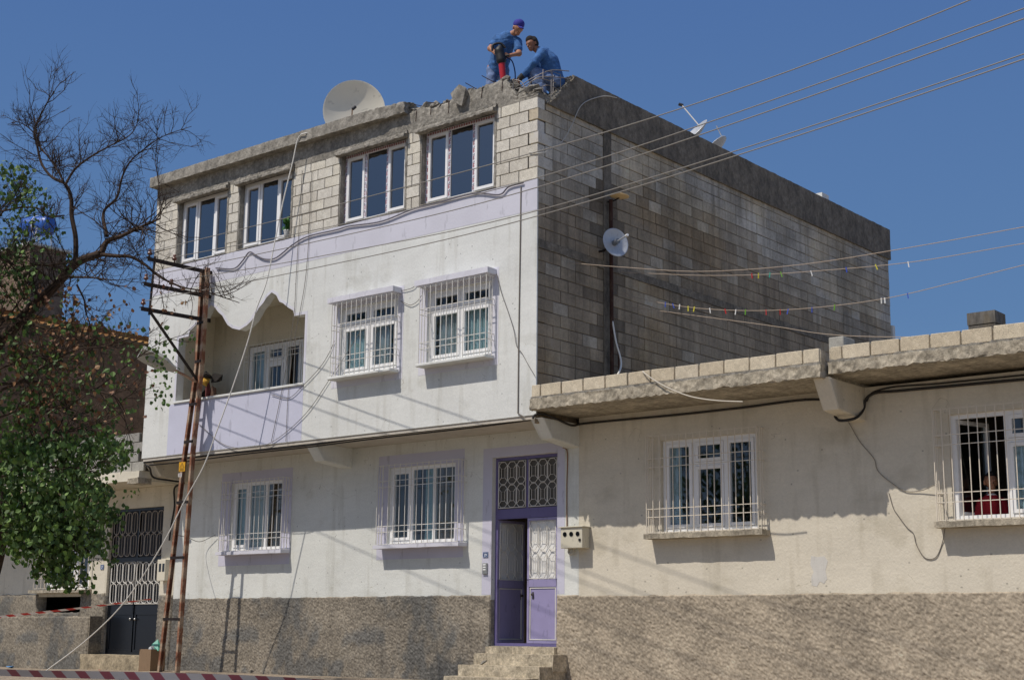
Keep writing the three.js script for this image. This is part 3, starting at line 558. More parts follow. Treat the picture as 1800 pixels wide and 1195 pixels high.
/* ---------- fittings on the three-storey house ---------- */
const canvasTex = (w, h, draw) => { const c = document.createElement('canvas'); c.width = w; c.height = h; draw(c.getContext('2d'), w, h); const t = new THREE.CanvasTexture(c); t.colorSpace = THREE.SRGBColorSpace; return t; };
const plainUV = (w, h) => new THREE.PlaneGeometry(w, h);
function plate(name, label, cat, w, h, th, pos, frontMat, backMat, rotY = 0) {
  const t = thing(name, label, cat, pos); t.rotation.y = rotY;
  sub(t, 'plate', chamfer(w, h, th, Math.min(0.004, th / 3)), backMat); sub(t, 'printed_face', plainUV(w * 0.97, h * 0.97).translate(0, 0, th / 2 + 0.0015), frontMat); return t;
}
const numTex = s => canvasTex(96, 72, (c, w, h) => { c.fillStyle = '#24406e'; c.fillRect(0, 0, w, h); c.strokeStyle = '#dfe6ee'; c.lineWidth = 3; c.strokeRect(5, 5, w - 10, h - 10); c.fillStyle = '#eef2f6'; c.font = 'bold 48px sans-serif'; c.textAlign = 'center'; c.textBaseline = 'middle'; c.fillText(s, w / 2, h / 2 + 2); });
const mt = t => new THREE.MeshStandardMaterial({ map: t, roughness: 0.45 });
plate('house_number_plate', 'small blue house number plate left of the purple door', 'sign', 0.11, 0.09, 0.008, [-1.80, 1.985, ZW + 0.008], mt(numTex('29')), M(0x24406e, { rough: 0.4 }));
plate('house_number_plate', 'blue house number plate left of the black scroll door', 'sign', 0.12, 0.10, 0.008, [-12.45, 2.0, ZW + 0.008], mt(numTex('27')), M(0x24406e, { rough: 0.4 }));
{
  const t = thing('intercom', 'grey three-button door intercom below the house number plate', 'intercom', [-1.80, 1.67, ZW]);
  part(t, 'case', cbx(-1.85, -1.75, 1.67, 1.85, ZW + 0.001, ZW + 0.035, 0.006), M(0x9ea09d, { rough: 0.4, metal: 0.4 }));
  for (const y of [1.73, 1.77, 1.81]) part(t, 'button', cbx(-1.83, -1.77, y, y + 0.022, ZW + 0.03, ZW + 0.042, 0.004), M(0xe8ebea, { rough: 0.3 }));
  const b = thing('meter_box', 'beige metal electricity meter box with three round windows by the purple door', 'meter box', [0.12, 2.02, ZW]);
  const mb = M(0xd3cdb8, { rough: 0.5, map: [T_paint, 0.6] });
  part(b, 'case', cbx(-0.095, 0.325, 2.03, 2.345, ZW + 0.001, ZW + 0.2, 0.006), mb);
  part(b, 'lid', cbx(-0.12, 0.35, 2.346, 2.362, ZW + 0.001, ZW + 0.225, 0.004), mb);
  for (const x of [-0.01, 0.115, 0.24]) part(b, 'meter_window', new THREE.CylinderGeometry(0.036, 0.036, 0.012, 20).rotateX(Math.PI / 2).translate(x, 2.245, ZW + 0.203), M(0x14161a, { rough: 0.1 }));
  part(b, 'latch', cbx(0.26, 0.3, 2.13, 2.17, ZW + 0.195, ZW + 0.215, 0.004), m_black);
  part(b, 'conduit', tube(curve([[-0.03, 2.035, ZW + 0.06], [-0.03, 1.97, ZW + 0.07], [0.02, 1.95, ZW + 0.08], [0.06, 1.97, ZW + 0.07], [0.06, 2.035, ZW + 0.06]], 16), 0.02, 0.02, 8), M(0xb6b2a4));
  solo('conduit', 'thin dark conduit running down the wall to the meter box', 'pipe', tube(curve([[-0.20, 3.63, ZW + 0.012], [-0.16, 3.62, ZW + 0.012], [-0.12, 3.58, ZW + 0.012], [-0.12, 3.0, ZW + 0.012], [-0.11, 2.36, ZW + 0.02]], 24), 0.009, 0.009, 6), m_rustIron);
  solo('conduit', 'thin grey conduit running down the right edge of the first floor facade', 'pipe', tube([[-0.33, 7.75, 0.012], [-0.34, 6.4, 0.012], [-0.35, 5.2, 0.012], [-0.35, 4.08, 0.014], [-0.2, 4.0, 0.02]], 0.011, 0.011, 6), M(0x7c766e));
  solo('stove_pipe', 'sooty rusty pipe rising beside the grey wall dish', 'pipe', merge([tube([[0.10, 4.3, -1.87], [0.10, 7.9, -1.85]], 0.034, 0.034, 10), tube([[0.16, 4.3, -2.0], [0.15, 5.4, -1.98]], 0.018, 0.018, 8)]), M(0x6b5a50, { map: [T_rust, 0.6], rough: 0.85 }));
}
// dishes
function dish(name, label, pos, R, depth, dir, mat, feed) {
  const t = thing(name, label, 'satellite dish', pos);
  const pts = []; for (let i = 0; i <= 14; i++) { const r = R * i / 14; pts.push(new THREE.Vector2(r, depth * (r / R) ** 2)); } for (let i = 14; i >= 0; i--) { const r = R * i / 14; pts.push(new THREE.Vector2(Math.max(r, 0.0001), depth * (r / R) ** 2 - 0.012)); }
  const g = new THREE.LatheGeometry(pts, 44); const q = new THREE.Quaternion().setFromUnitVectors(new THREE.Vector3(0, 1, 0), new THREE.Vector3(...dir).normalize());
  const add = (n, geo, m) => { const me = sub(t, n, geo, m); me.quaternion.copy(q); return me; };
  add('reflector', g, mat);
  for (const f of feed) add(f[0], f[1], f[2]);
  return t;
}
{
  const c = Z(623, 197, -1.2), v = camera.position.clone().sub(c).normalize();
  const R = 0.60;
  const d = dish('satellite_dish', 'large round cream satellite dish on the roof behind the cornice', [c.x, c.y, c.z], R, 0.13, [v.x - 0.12, v.y + 0.28, v.z], m_dish, [
    ['feed_arm', tube([[0.02, 0.0, 0.1], [0.0, 0.34, 0.02]], 0.012, 0.012, 6), m_rustIron], ['receiver', new THREE.CylinderGeometry(0.03, 0.03, 0.08, 10).rotateX(1.2).translate(0.03, 0.36, 0), m_black]]);
  sub(d, 'mast', tube([[0, -0.1, -0.12], [0, 9.34 - c.y, -0.12]], 0.03, 0.03, 8), m_rustIron);
  solo('fallen_brick', 'dark block lying on the cornice before the large dish', 'block', roughBox(-5.30, -5.02, 9.765, 9.87, -0.12, 0.0, 0.04, 0.01, 9, 3), m_concDark);
  const c2 = Z(548, 262, -0.9);
  const d2 = dish('satellite_dish', 'satellite dish whose pale rim peeps over the cornice left of the large dish', [c2.x, c2.y, c2.z], 0.36, 0.09, [v.x, v.y + 0.3, v.z], m_dish, []);
  sub(d2, 'mast', tube([[0, -0.1, -0.1], [0, 9.34 - c2.y, -0.1]], 0.025, 0.025, 8), m_rustIron);
  const d3 = dish('satellite_dish', 'grey round dish with a long feed rod on the block side wall', [0.38, 7.03, -1.55], 0.245, 0.05, [0.93, 0.12, 0.36], m_dishGrey, [
    ['feed_arm', tube([[0, 0, 0], [0, 0.36, 0]], 0.012, 0.012, 6), m_dishGrey], ['receiver', new THREE.CylinderGeometry(0.022, 0.022, 0.05, 10).translate(0, 0.38, 0), m_pvc], ['hub', new THREE.CylinderGeometry(0.045, 0.05, 0.12, 12).translate(0, 0.06, 0), M(0x74787c, { rough: 0.4, metal: 0.4 })]]);
  sub(d3, 'wall_bracket', tube([[-0.02, 0, -0.01], [-0.28, -0.06, -0.1], [-0.4, -0.06, -0.1]], 0.02, 0.02, 8), m_darkSteel);
  // two dishes beyond the side roof edge
  const e = Xp(1224, 240, -0.35), e2 = Xp(1262, 250, -0.55);
  const d4 = dish('satellite_dish', 'white dish seen edge-on with a straight feed arm above the side roof edge', [e.x, e.y, e.z], 0.36, 0.1, [-0.35, 0.66, 0.66], m_dishGrey, [
    ['feed_arm', tube([[0.25, 0.06, 0.1], [0.12, 0.6, -0.2]], 0.012, 0.012, 6), m_wireWhite], ['receiver', new THREE.CylinderGeometry(0.03, 0.03, 0.09, 10).rotateZ(0.6).translate(0.1, 0.63, -0.22), m_black]]);
  sub(d4, 'mast', tube([[0, -0.06, 0], [0, 9.33 - e.y, 0]], 0.025, 0.025, 8), m_dishGrey);
  const d5 = dish('satellite_dish', 'small grey dish tilted upward beside the edge-on white dish', [e2.x, e2.y - 0.12, e2.z], 0.27, 0.06, [-0.6, 0.75, 0.25], m_dishGrey, [['feed_arm', tube([[0.2, 0.03, 0], [0.3, 0.32, 0]], 0.012, 0.012, 6), m_dishGrey]]);
  sub(d5, 'mast', tube([[0, -0.06, 0], [0, 9.33 - e2.y + 0.12, 0]], 0.022, 0.022, 8), m_dishGrey);
  solo('roof_block', 'white block standing on the far end of the side roof beam', 'block', bx(-0.2, 0.02, 9.83, 9.95, -9.9, -9.6), m_plaster);
  const tn = dish('satellite_dish', 'small tan dish seen edge-on high on the sooty pipe', [0.24, 7.93, -1.9], 0.165, 0.025, [0.05, 1, -0.05], M(0xd9bd8e, { rough: 0.6 }), []);
  sub(tn, 'wall_bracket', tube([[0, -0.01, 0], [-0.1, -0.05, 0.02], [-0.32, -0.05, 0.03]], 0.014, 0.014, 6), m_darkSteel);
}

/* ---------- right neighbour: low cream house ---------- */
const nb = thing('single_storey_house', 'low cream house with flat roof and rough plinth right of the purple door', 'house', [6, 0, -5]);
{
  const W1 = [1.66, 3.3, 2.22, 3.6], W2 = [6.19, 8.2, 2.22, 3.6];
  part(nb, 'front_wall', panel(rectShape(0.112, 12.4, 1.26, 4.078), [rectHole(...W1), rectHole(...W2)], -1.15, ZW), m_cream);
  part(nb, 'foundation_wall', bx(0.112, 12.4, -0.5, 1.259, -1.15, ZW - 0.012), m_conc);
  part(nb, 'plinth', roughcast(0.112, 11.0, -0.25, 1.31, ZW, 11, 0.025, 0.0145, false, true), m_plinth2);
  part(nb, 'room_wall', merge([bx(0.12, 12.3, -0.4, 4.06, -9.2, -9), bx(12.2, 12.4, -0.4, 4.06, -9, -1.16), bx(0.12, 12.2, 0.05, 4.06, -4.2, -4), bx(4.6, 4.75, 0.05, 4.06, -4, -1.16), bx(0.12, 0.14, 0.05, 4.06, -9, -1.16)]), m_roomDark);
  part(nb, 'floor_slab', bx(0.15, 12.19, 1.1, 1.25, -9, -1.16), m_roomDark);
  part(nb, 'roof_slab', roughBox(0.01, 4.94, 4.08, 4.262, -9.1, 0.15, 0.07, 0.012, 7, 4, v => v.z > -1 ? 0.2 : 0.05), m_concPale);
  part(nb, 'roof_slab', roughBox(4.965, 12.6, 4.135, 4.295, -9.1, -0.01, 0.08, 0.012, 7, 5, v => v.z > -1 ? 0.2 : 0.05), m_concPale);
  for (const [x0, x1, y, h, z] of [[0.0, 4.95, 4.083, 0.165, 0.185], [4.962, 11, 4.14, 0.15, 0.022]]) { part(nb, 'slab_edge', roughBox(x0, x1, y, y + h, z - 0.1, z - 0.012, 0.026, 0.028, 15, x0 + 3, v => v.y > y + h * 0.5 ? 1 : 1.25), m_concPale); part(nb, 'mortar_bed', roughBox(x0 + 0.02, x1 - 0.02, y + h - 0.012, y + h + 0.034, z - 0.12, z - 0.028, 0.025, 0.013, 16, x0 + 9), m_conc); }
  const par = part(nb, 'roof_parapet', merge([bx(0.05, 4.94, 4.25, 4.445, 0.0, 0.13), bx(4.98, 12.5, 4.29, 4.475, -0.16, -0.03)]), m_concPale);
  const row = (x0, x1, y, z) => { let x = x0, first = true; while (x < x1 - 0.05) { let w = first ? 0.17 : 0.395; first = false; w = Math.min(w, x1 - x); const g = blockGeo(q5(w) - 0.006, 0.186, 0.06); const m = part(par, 'block', g, pick(blockP), [x + w / 2, y + 0.096 + rr(-0.004, 0.004), z - 0.03 + rr(-0.004, 0.004)]); m.scale.x = (w - 0.012) / (q5(w) - 0.006); m.rotation.set(rr(-0.015, 0.015), rr(-0.025, 0.025), rr(-0.012, 0.012)); x += w + 0.012; } };
  row(0.03, 4.93, 4.275, 0.155); row(5.0, 12.4, 4.31, -0.005);
  bracket(nb, 4.78, 5.02, m_cream, 4.076, 0.1);
  // windows
  addWindow(nb, { x0: W1[0], x1: W1[1], y0: W1[2], y1: W1[3], z: ZW - 0.06, cols: [{ w: 1, sash: true, cloth: m_sheer, c0: 0, c1: 0.35 }, { w: 1.05, fan: 0.3, sash: true }, { w: 1, sash: true }] });
  addWindow(nb, { x0: W2[0], x1: W2[1], y0: W2[2], y1: W2[3], z: ZW - 0.06, cols: [{ w: 1.15, sash: true, open: 1.25 }, { w: 1, fan: 0.3, sash: true, cloth: m_sheer }, { w: 1, sash: true, cloth: m_sheer }] });
  for (const [r, n] of [[W1, 17], [W2, 20]]) {
    addGrille(nb, { x0: r[0] - 0.13, x1: r[1] + 0.13, y0: 2.2, y1: 3.66, zw: ZW, d: 0.2, n, rails: [2.44, 2.56, 3.18, 3.31], mat: m_creamIron, side: 2 });
    part(nb, 'window_sill', roughBox(r[0] - 0.17, r[1] + 0.2, 2.12, 2.195, ZW - 0.02, ZW + 0.23, 0.05, 0.008, 7, r[0]), m_concPale);
  }
  const sh = new THREE.Shape(); [[4.12, 1.42], [4.2, 1.40], [4.25, 1.47], [4.31, 1.44], [4.36, 1.5], [4.34, 1.62], [4.38, 1.74], [4.33, 1.81], [4.22, 1.80], [4.13, 1.82], [4.11, 1.7], [4.16, 1.6], [4.12, 1.53]].forEach(([x, y], i) => i ? sh.lineTo(x, y) : sh.moveTo(x, y));
  solo('torn_poster', 'torn grey remnant of a poster pasted on the cream wall', 'poster', panel(sh, [], ZW - 0.0005, ZW + 0.003), M(0xd6d3ca, { map: [T_plaster, 0.9] }));
  // chimney pieces on the roof
  const ch = part(nb, 'chimney', merge([bx(5.3, 5.72, 4.29, 5.42, -4.4, -4.0), bx(5.29, 5.73, 5.43, 5.62, -4.41, -3.99)]), M(0x6f6c68, { map: [T_streak, 0.8] }));
  const bl = thing('roof_block', 'grey block standing on the low roof behind the cream parapet', 'block', [4.62, 4.27, -1.1]);
  part(bl, 'concrete_block', cbx(4.5, 4.73, 4.27, 4.84, -1.3, -0.95, 0.01), pick(blockG));
}

/* ---------- left neighbour ---------- */
const lh = thing('corner_house', 'low cream house with black scroll door at the left, half behind the tree', 'house', [-15, 0, -5]);
{
  const D = [-12.27, -10.46, 0.22, 3.19], W = [-14.6, -12.9, 1.55, 2.88];
  const s = new THREE.Shape([[-24, 1.4], [D[0], 1.4], [D[0], D[3]], [D[1], D[3]], [D[1], 1.4], [-10.005, 1.4], [-10.005, 3.6], [-24, 3.6]].map(p => new THREE.Vector2(...p)));
  part(lh, 'front_wall', panel(s, [rectHole(...W)], -1.15, ZW), m_creamL);
  const cell = [-14.75, -13.15, 1.06, 1.46];
  part(lh, 'foundation_wall', merge([bx(-24, cell[0], -0.4, 1.399, -1.15, ZW - 0.012), bx(cell[1], D[0], -0.4, 1.399, -1.15, ZW - 0.012), bx(cell[0], cell[1], -0.4, cell[2], -1.15, ZW - 0.012), bx(D[1], -10.005, -0.4, 1.399, -1.15, ZW - 0.012), bx(D[0], D[1], -0.4, D[2], -1.15, ZW - 0.012)]), m_conc);
  part(lh, 'plinth', roughcast(-20, cell[0], -0.3, 1.47, ZW, 21, 0.03, 0.03), m_plinthL);
  part(lh, 'plinth', roughcast(cell[1], D[0], -0.3, 1.47, ZW, 23, 0.03, 0.02), m_plinthL);
  part(lh, 'plinth', roughcast(cell[0], cell[1], -0.3, cell[2], ZW, 24, 0.03, 0.02), m_plinthL);
  part(lh, 'plinth', roughcast(D[1], -10.005, -0.3, 1.4, ZW, 25, 0.03, 0.02), m_plinthL);
  part(lh, 'low_apron', merge([roughcast(-20, -12.3, -0.3, 0.98, -0.62, 27, 0.03, 0.022), bx(-20, -12.31, 0.95, 0.985, ZW, -0.63), bx(-12.31, -12.29, -0.3, 0.98, ZW, -0.62)]), m_plinthL);
  part(lh, 'room_wall', merge([bx(-24, -10.2, -0.3, 3.6, -9.2, -9), bx(-24, -10.2, 0.05, 3.6, -4.2, -4), bx(-24, -23.8, -0.3, 3.6, -9, -1.16), bx(-12.7, -12.6, 0.05, 3.6, -4, -1.16), bx(-10.2, -10.05, -0.3, 3.6, -9, -1.16)]), m_roomDark);
  part(lh, 'roof_slab', roughBox(-24, -10.045, 3.605, 3.8, -9.2, 0.0, 0.08, 0.01, 6, 8, v => v.z > -0.1 ? 1.4 : 0.1), m_creamL);
  const par = part(lh, 'roof_parapet', bx(-15.9, -10.06, 3.805, 4.58, -0.3, -0.16), m_mortar);
  for (let k = 0; k < 4; k++) for (let x = -10.06 - (k % 2 ? 0.2 : 0); x > -15.9; x -= 0.4) part(par, 'block', blockGeo(0.386, 0.184, 0.06), pick(blockG), [x - 0.2, 3.9 + k * 0.196, -0.135]);
  part(lh, 'ledge_end', roughBox(-10.4, -10.04, 3.55, 3.66, -0.3, 0.02, 0.04, 0.02, 9, 6), m_concPale);
  // window
  addWindow(lh, { x0: W[0], x1: W[1], y0: W[2], y1: W[3], z: ZW - 0.06, cols: [{ w: 1, sash: true, cloth: m_sheer }, { w: 1, fan: 0.3, sash: true }, { w: 1, sash: true }] });
  addGrille(lh, { x0: W[0] - 0.1, x1: W[1] + 0.05, y0: 1.56, y1: 2.9, zw: ZW, d: 0.18, n: 14, rails: [1.8, 2.55], mat: m_creamIron, side: 1 });
  part(lh, 'window_sill', roughBox(W[0] - 0.25, W[1] + 0.12, 1.475, 1.54, ZW - 0.02, ZW + 0.22, 0.06, 0.006, 7, 2), m_concPale);
  // black double door
  const fz = -1.02, fb = -1.08, [a, b, y0, y1] = D, mid = (a + b) / 2;
  const fr = part(lh, 'door_frame', merge([bx(a, a + 0.05, y0, y1, fb, fz), bx(b - 0.05, b, y0, y1, fb, fz), bx(a + 0.05, b - 0.05, y1 - 0.05, y1, fb, fz), bx(a + 0.05, b - 0.05, 2.10, 2.18, fb, fz), bx(a + 0.05, b - 0.05, y0, y0 + 0.05, fb, fz), bx(mid - 0.025, mid + 0.025, 2.18, y1 - 0.05, fb, fz)]), m_blackPaint);
  const loops = (x0, x1, p, q, c, r) => { const L = [], cw = (x1 - x0) / c, ch = (q - p) / r; for (let i = 0; i < c; i++) for (let j = 0; j < r; j++) { const X = x0 + (i + 0.5) * cw, Y = p + (j + 0.5) * ch, pts = []; for (let k = 0; k <= 20; k++) { const t = k / 20 * 2 * Math.PI, sy = Math.sin(t), cx = Math.cos(t); pts.push([X + cw * 0.46 * Math.sign(cx) * Math.pow(Math.abs(cx), 0.7), Y + ch * 0.48 * Math.sign(sy) * Math.pow(Math.abs(sy), 0.45), fz + 0.012]); } L.push(tube(pts, 0.009, 0.009, 5, false)); L.push(tube([[X, p + j * ch, fz + 0.012], [X, p + (j + 1) * ch, fz + 0.012]], 0.007, 0.007, 4)); } return merge(L); };
  const m_iron = M(0xa89f93, { map: [T_paint, 0.4], rough: 0.6 });
  for (const [x0, x1] of [[a + 0.06, mid - 0.03], [mid + 0.03, b - 0.06]]) {
    sub(fr, 'transom_panel', bx(x0 - 0.01, x1 + 0.01, 2.18, y1 - 0.05, fb + 0.01, fb + 0.025), m_black); sub(fr, 'transom_grille', loops(x0, x1, 2.2, y1 - 0.07, 4, 2), m_iron);
    const lf = part(lh, 'door_leaf', merge([bx(x0 - 0.008, x1 + 0.008, y0 + 0.052, y0 + 0.1, fb + 0.004, fz - 0.004), bx(x0 - 0.008, x1 + 0.008, 1.02, 1.22, fb + 0.004, fz - 0.004), bx(x0 - 0.008, x0 + 0.04, y0 + 0.1, 2.098, fb + 0.004, fz - 0.004), bx(x1 - 0.04, x1 + 0.008, y0 + 0.1, 2.098, fb + 0.004, fz - 0.004)]), m_blackPaint);
    sub(lf, 'lower_panel', bx(x0 + 0.04, x1 - 0.04, y0 + 0.1, 1.02, fb + 0.015, fz - 0.02), m_blackPaint);
    sub(lf, 'upper_panel', bx(x0 + 0.04, x1 - 0.04, 1.22, 2.098, fb + 0.015, fb + 0.03), m_black);
    sub(lf, 'leaf_grille', merge([loops(x0 + 0.01, x1 - 0.01, 1.24, 2.08, 4, 2), tube([[x0, 1.235, fz + 0.012], [x1, 1.235, fz + 0.012], [x1, 2.09, fz + 0.012], [x0, 2.09, fz + 0.012], [x0, 1.235, fz + 0.012]], 0.01, 0.01, 4)]), m_whiteIron);
    sub(lf, 'knob', new THREE.SphereGeometry(0.028, 12, 8).translate(x0 < mid - 0.2 ? x1 - 0.05 : x0 + 0.05, 0.93, fz + 0.02), M(0xb8b8b4, { rough: 0.3, metal: 0.8 }));
  }
  part(lh, 'doorstep', roughBox(-12.45, -10.35, -0.15, 0.215, -1.0, -0.55, 0.05, 0.015, 7, 12), M(0xcdbfa4, { map: [T_conc, 1.4], bump: [T_concB, 0.4, 0.01] }));
  const m = thing('meter_box', 'cream meter box right of the black scroll door', 'meter box', [-10.3, 1.68, ZW]);
  part(m, 'case', cbx(-10.36, -10.1, 1.68, 2.1, ZW + 0.001, ZW + 0.16, 0.006), M(0xd9d2bd, { rough: 0.5 }));
  for (const x of [-10.30, -10.19]) part(m, 'meter_window', bx(x, x + 0.07, 1.86, 2.02, ZW + 0.158, ZW + 0.164), M(0x2b2d30, { rough: 0.15 }));
}
{
  const t = thing('upper_storey_building', 'brown rendered upper storey with tile edge behind the bare tree', 'house', [-19, 3.81, -5]);
  part(t, 'side_wall', bx(-23, -15, 3.81, 7.45, -10, 0.6), M(0x8b7a6b, { map: [T_brown, 2.6], bump: [T_concB, 0.8, 0.006] }));
  part(t, 'eaves_board', bx(-23.2, -14.9, 7.451, 7.50, -10.1, 0.7), m_concDark);
  const tl = part(t, 'roof_edge', bx(-23.2, -14.95, 7.501, 7.54, -10.1, 0.7), m_concDark);
  const tg = (() => { const g = new THREE.CylinderGeometry(0.075, 0.09, 0.42, 8, 1, true, 0, Math.PI).rotateX(-Math.PI / 2).rotateY(Math.PI / 2).rotateZ(-0.18); return uvm(g); })();
  const tm = [0xa07a48, 0x91673a, 0xa88856].map(c => M(c, { map: [T_paint, 0.5], side: true }));
  for (let z = 0.62; z > -10; z -= 0.19) part(tl, 'roof_tile', tg, pick(tm), [-14.98, 7.585, z]);
  const w = thing('water_tank', 'blue barrel water tank on a white frame behind the branches', 'water tank', [-17.4, 9.96, -1.9]);
  const c = Z(66, 398, -1.9); part(t, 'stair_tower', bx(-22.5, -17.1, 7.55, 9.9, -2.5, -1.5), M(0x9b8c7c, { map: [T_brown, 2.2] })); part(t, 'tower_coping', bx(-22.6, -17.0, 9.901, 9.96, -2.6, -1.4), m_plaster);
  const body = new THREE.LatheGeometry([[0.0001, -0.42], [0.2, -0.41], [0.25, -0.36], [0.255, -0.2], [0.245, -0.19], [0.255, -0.18], [0.255, 0.18], [0.245, 0.19], [0.255, 0.2], [0.25, 0.36], [0.2, 0.41], [0.0001, 0.42]].map(p => new THREE.Vector2(...p)), 28).rotateZ(Math.PI / 2).rotateY(0.35);
  part(w, 'barrel', body.translate(c.x, c.y, c.z), M(0x2f62b4, { rough: 0.4 }));
  part(w, 'barrel_band', new THREE.TorusGeometry(0.258, 0.016, 6, 28).rotateY(Math.PI / 2 + 0.35).translate(c.x, c.y, c.z), m_pvc);
  for (const sx of [-0.28, 0.28]) for (const sz of [-0.2, 0.2]) part(w, 'leg', tube([[c.x + sx, c.y - 0.12, c.z + sz], [c.x + sx, 9.95, c.z + sz * 1.2]], 0.02, 0.02, 6), m_pvc);
}

/* ---------- lattice pole, arms, lamp, wires ---------- */
function stick(p, q, w, d) {                      // a flat or square bar between two points
  p = new THREE.Vector3(...p); q = new THREE.Vector3(...q); const v = q.clone().sub(p), L = v.length(); v.normalize();
  let sx = new THREE.Vector3(1, 0, 0); if (Math.abs(v.x) > 0.8) sx.set(0, 1, 0);
  const sz = sx.clone().cross(v).normalize(); sx = v.clone().cross(sz).normalize();
  const m = new THREE.Matrix4().makeBasis(sx, v, sz).setPosition(p.add(q).multiplyScalar(0.5));
  return uvm(new THREE.BoxGeometry(w, L, d)).applyMatrix4(m);
}
const PZ = 0.14;
{
  const pole = thing('lattice_pole', 'rusty steel ladder pole standing before the balcony', 'utility pole', [-8.5, -0.06, PZ]);
  const legs = [[[-8.87, -0.12], [-8.47, 3.97], [-8.24, 5.7], [-8.23, 7.58]], [[-8.30, -0.12], [-8.19, 3.97], [-8.06, 5.7], [-8.04, 7.58]]];
  legs.forEach((l, k) => {
    const s = k ? 1 : -1, g = [];
    for (let i = 1; i < l.length; i++) { const [a, b] = [l[i - 1], l[i]]; const o = i * 0.0007; g.push(stick([a[0], a[1], PZ], [b[0], b[1], PZ], 0.012 + o, 0.085 + o)); for (const zz of [-0.036, 0.036]) g.push(stick([a[0] - s * 0.028, a[1], PZ + zz], [b[0] - s * 0.028, b[1], PZ + zz], 0.04, 0.011 + o)); }
    part(pole, 'leg', merge(g), m_rust);
  });
  const legX = (k, y) => { const l = legs[k]; for (let i = 1; i < 4; i++) if (y <= l[i][1]) return lerp(l[i - 1][0], l[i][0], (y - l[i - 1][1]) / (l[i][1] - l[i - 1][1])); return l[3][0]; };
  for (const y of [0.92, 2.05, 3.08, 4.22, 4.93, 5.75, 6.5]) part(pole, 'batten', bx(legX(0, y), legX(1, y), y - 0.025, y + 0.025, PZ + 0.043, PZ + 0.052), m_darkSteel);
  for (const [y, x] of [[7.54, -8.19], [7.07, -8.26], [6.6, -8.3]]) part(pole, 'cross_arm', merge([stick([-8.12, y, PZ - 0.16], [x, y, 1.46], 0.075, 0.012), stick([-8.12 + 0.03, y - 0.036, PZ - 0.16], [x + 0.03, y - 0.036, 1.46], 0.012, 0.07)]), m_darkSteel);
  part(pole, 'arm_tie', stick([-8.20, 7.6, 1.27], [-8.27, 6.48, 1.27], 0.06, 0.012), m_darkSteel);
  part(pole, 'arm_brace', stick([-8.27, 6.55, 1.26], [-8.15, 5.36, 0.15], 0.055, 0.03), m_darkSteel);
  const ins = new THREE.LatheGeometry([[0.0001, 0.15], [0.025, 0.145], [0.035, 0.12], [0.022, 0.105], [0.045, 0.075], [0.05, 0.05], [0.03, 0.04], [0.012, 0.03], [0.012, -0.05], [0.0001, -0.05]].map(p => new THREE.Vector2(...p)), 12);
  const mi = M(0x6b4332, { rough: 0.25 });
  const spots = [[-8.185, 7.56, 1.4], [-8.15, 7.56, 0.86], [-8.255, 7.09, 1.4], [-8.2, 7.09, 0.86], [-8.295, 6.62, 1.4]];
  for (const s of spots) part(pole, 'insulator', ins, mi, s);
  const runs = [[[1190, 193], [1705, 0]], [[945, 312.4], [1800, 15]], [[945, 329], [1800, 33]], [[945, 370], [1800, 95]], [[945, 379.5], [1800, 104]]];
  const place = ['highest', 'second highest', 'middle', 'second lowest', 'lowest'];
  runs.forEach((r, i) => {
    const L = new THREE.Vector3(spots[i][0], spots[i][1] + 0.1, spots[i][2]);
    const pt = ([px, py]) => { const d = new THREE.Vector3((px - 900) / 2536.4, -(py - 597.5) / 2536.4, -1).applyQuaternion(camera.quaternion), o = camera.position, t = (L.z + 0.17 * (o.x - L.x) - o.z) / (d.z - 0.17 * d.x); return o.clone().addScaledVector(d, t); };
    const a = pt(r[0]), b = pt(r[1]), e = b.clone().add(b.clone().sub(a).multiplyScalar(0.8)); e.y += 0.25;
    solo('overhead_wire', `${place[i]} of the five overhead wires crossing from the pole`, 'wire', tube(curve([L, L.clone().lerp(a, 0.5).add(new THREE.Vector3(0, -0.06, 0)), a, b, e], 60), 0.007, 0.007, 8), m_wire, 'overhead wires');
  });
  // lamp
  const lamp = thing('street_lamp', 'grey street lamp head on a short arm of the pole', 'street lamp', [-8.2, 5.4, PZ]);
  const a0 = [-8.17, 5.36, 0.19], a1 = [-8.10, 5.5, 0.76], a2 = [-8.38, 5.76, 1.32];
  part(lamp, 'arm', tube([a0, [-8.12, 5.46, 0.6], a1], 0.028, 0.026, 8), m_rust);
  const h = new THREE.BoxGeometry(0.34, 0.72, 0.13, 6, 10, 4), hp = h.attributes.position, v = new THREE.Vector3();
  for (let i = 0; i < hp.count; i++) { v.fromBufferAttribute(hp, i); const t = (v.y + 0.36) / 0.72, w = 0.42 + 0.62 * ss(0, 0.45, t) - 0.14 * ss(0.8, 1, t); hp.setXYZ(i, v.x * w, v.y, (v.z > 0 ? v.z * (0.6 + 0.4 * Math.cos(v.x / 0.17 * 1.3)) : v.z * 0.4) * (0.5 + 0.6 * ss(0, 0.4, t))); }
  h.computeVertexNormals();
  const dir = new THREE.Vector3(...a2).sub(new THREE.Vector3(...a1)).normalize(), up = new THREE.Vector3(-0.45, 1, -0.55), sx = dir.clone().cross(up).normalize(), sz = sx.clone().cross(dir).normalize();
  const mm = new THREE.Matrix4().makeBasis(sx, dir, sz).setPosition(new THREE.Vector3(...a1).lerp(new THREE.Vector3(...a2), 0.5));
  part(lamp, 'head', uvm(h).applyMatrix4(mm), M(0xb4b4ac, { rough: 0.5, map: [T_paint, 0.5] }));
  part(lamp, 'lens', new THREE.SphereGeometry(0.1, 16, 8, 0, 6.3, 0, 1.57).scale(1, 0.5, 1.9).rotateX(-Math.PI / 2).applyMatrix4(new THREE.Matrix4().makeTranslation(0, 0.06, -0.02)).applyMatrix4(mm), M(0x8d908c, { rough: 0.2 }));
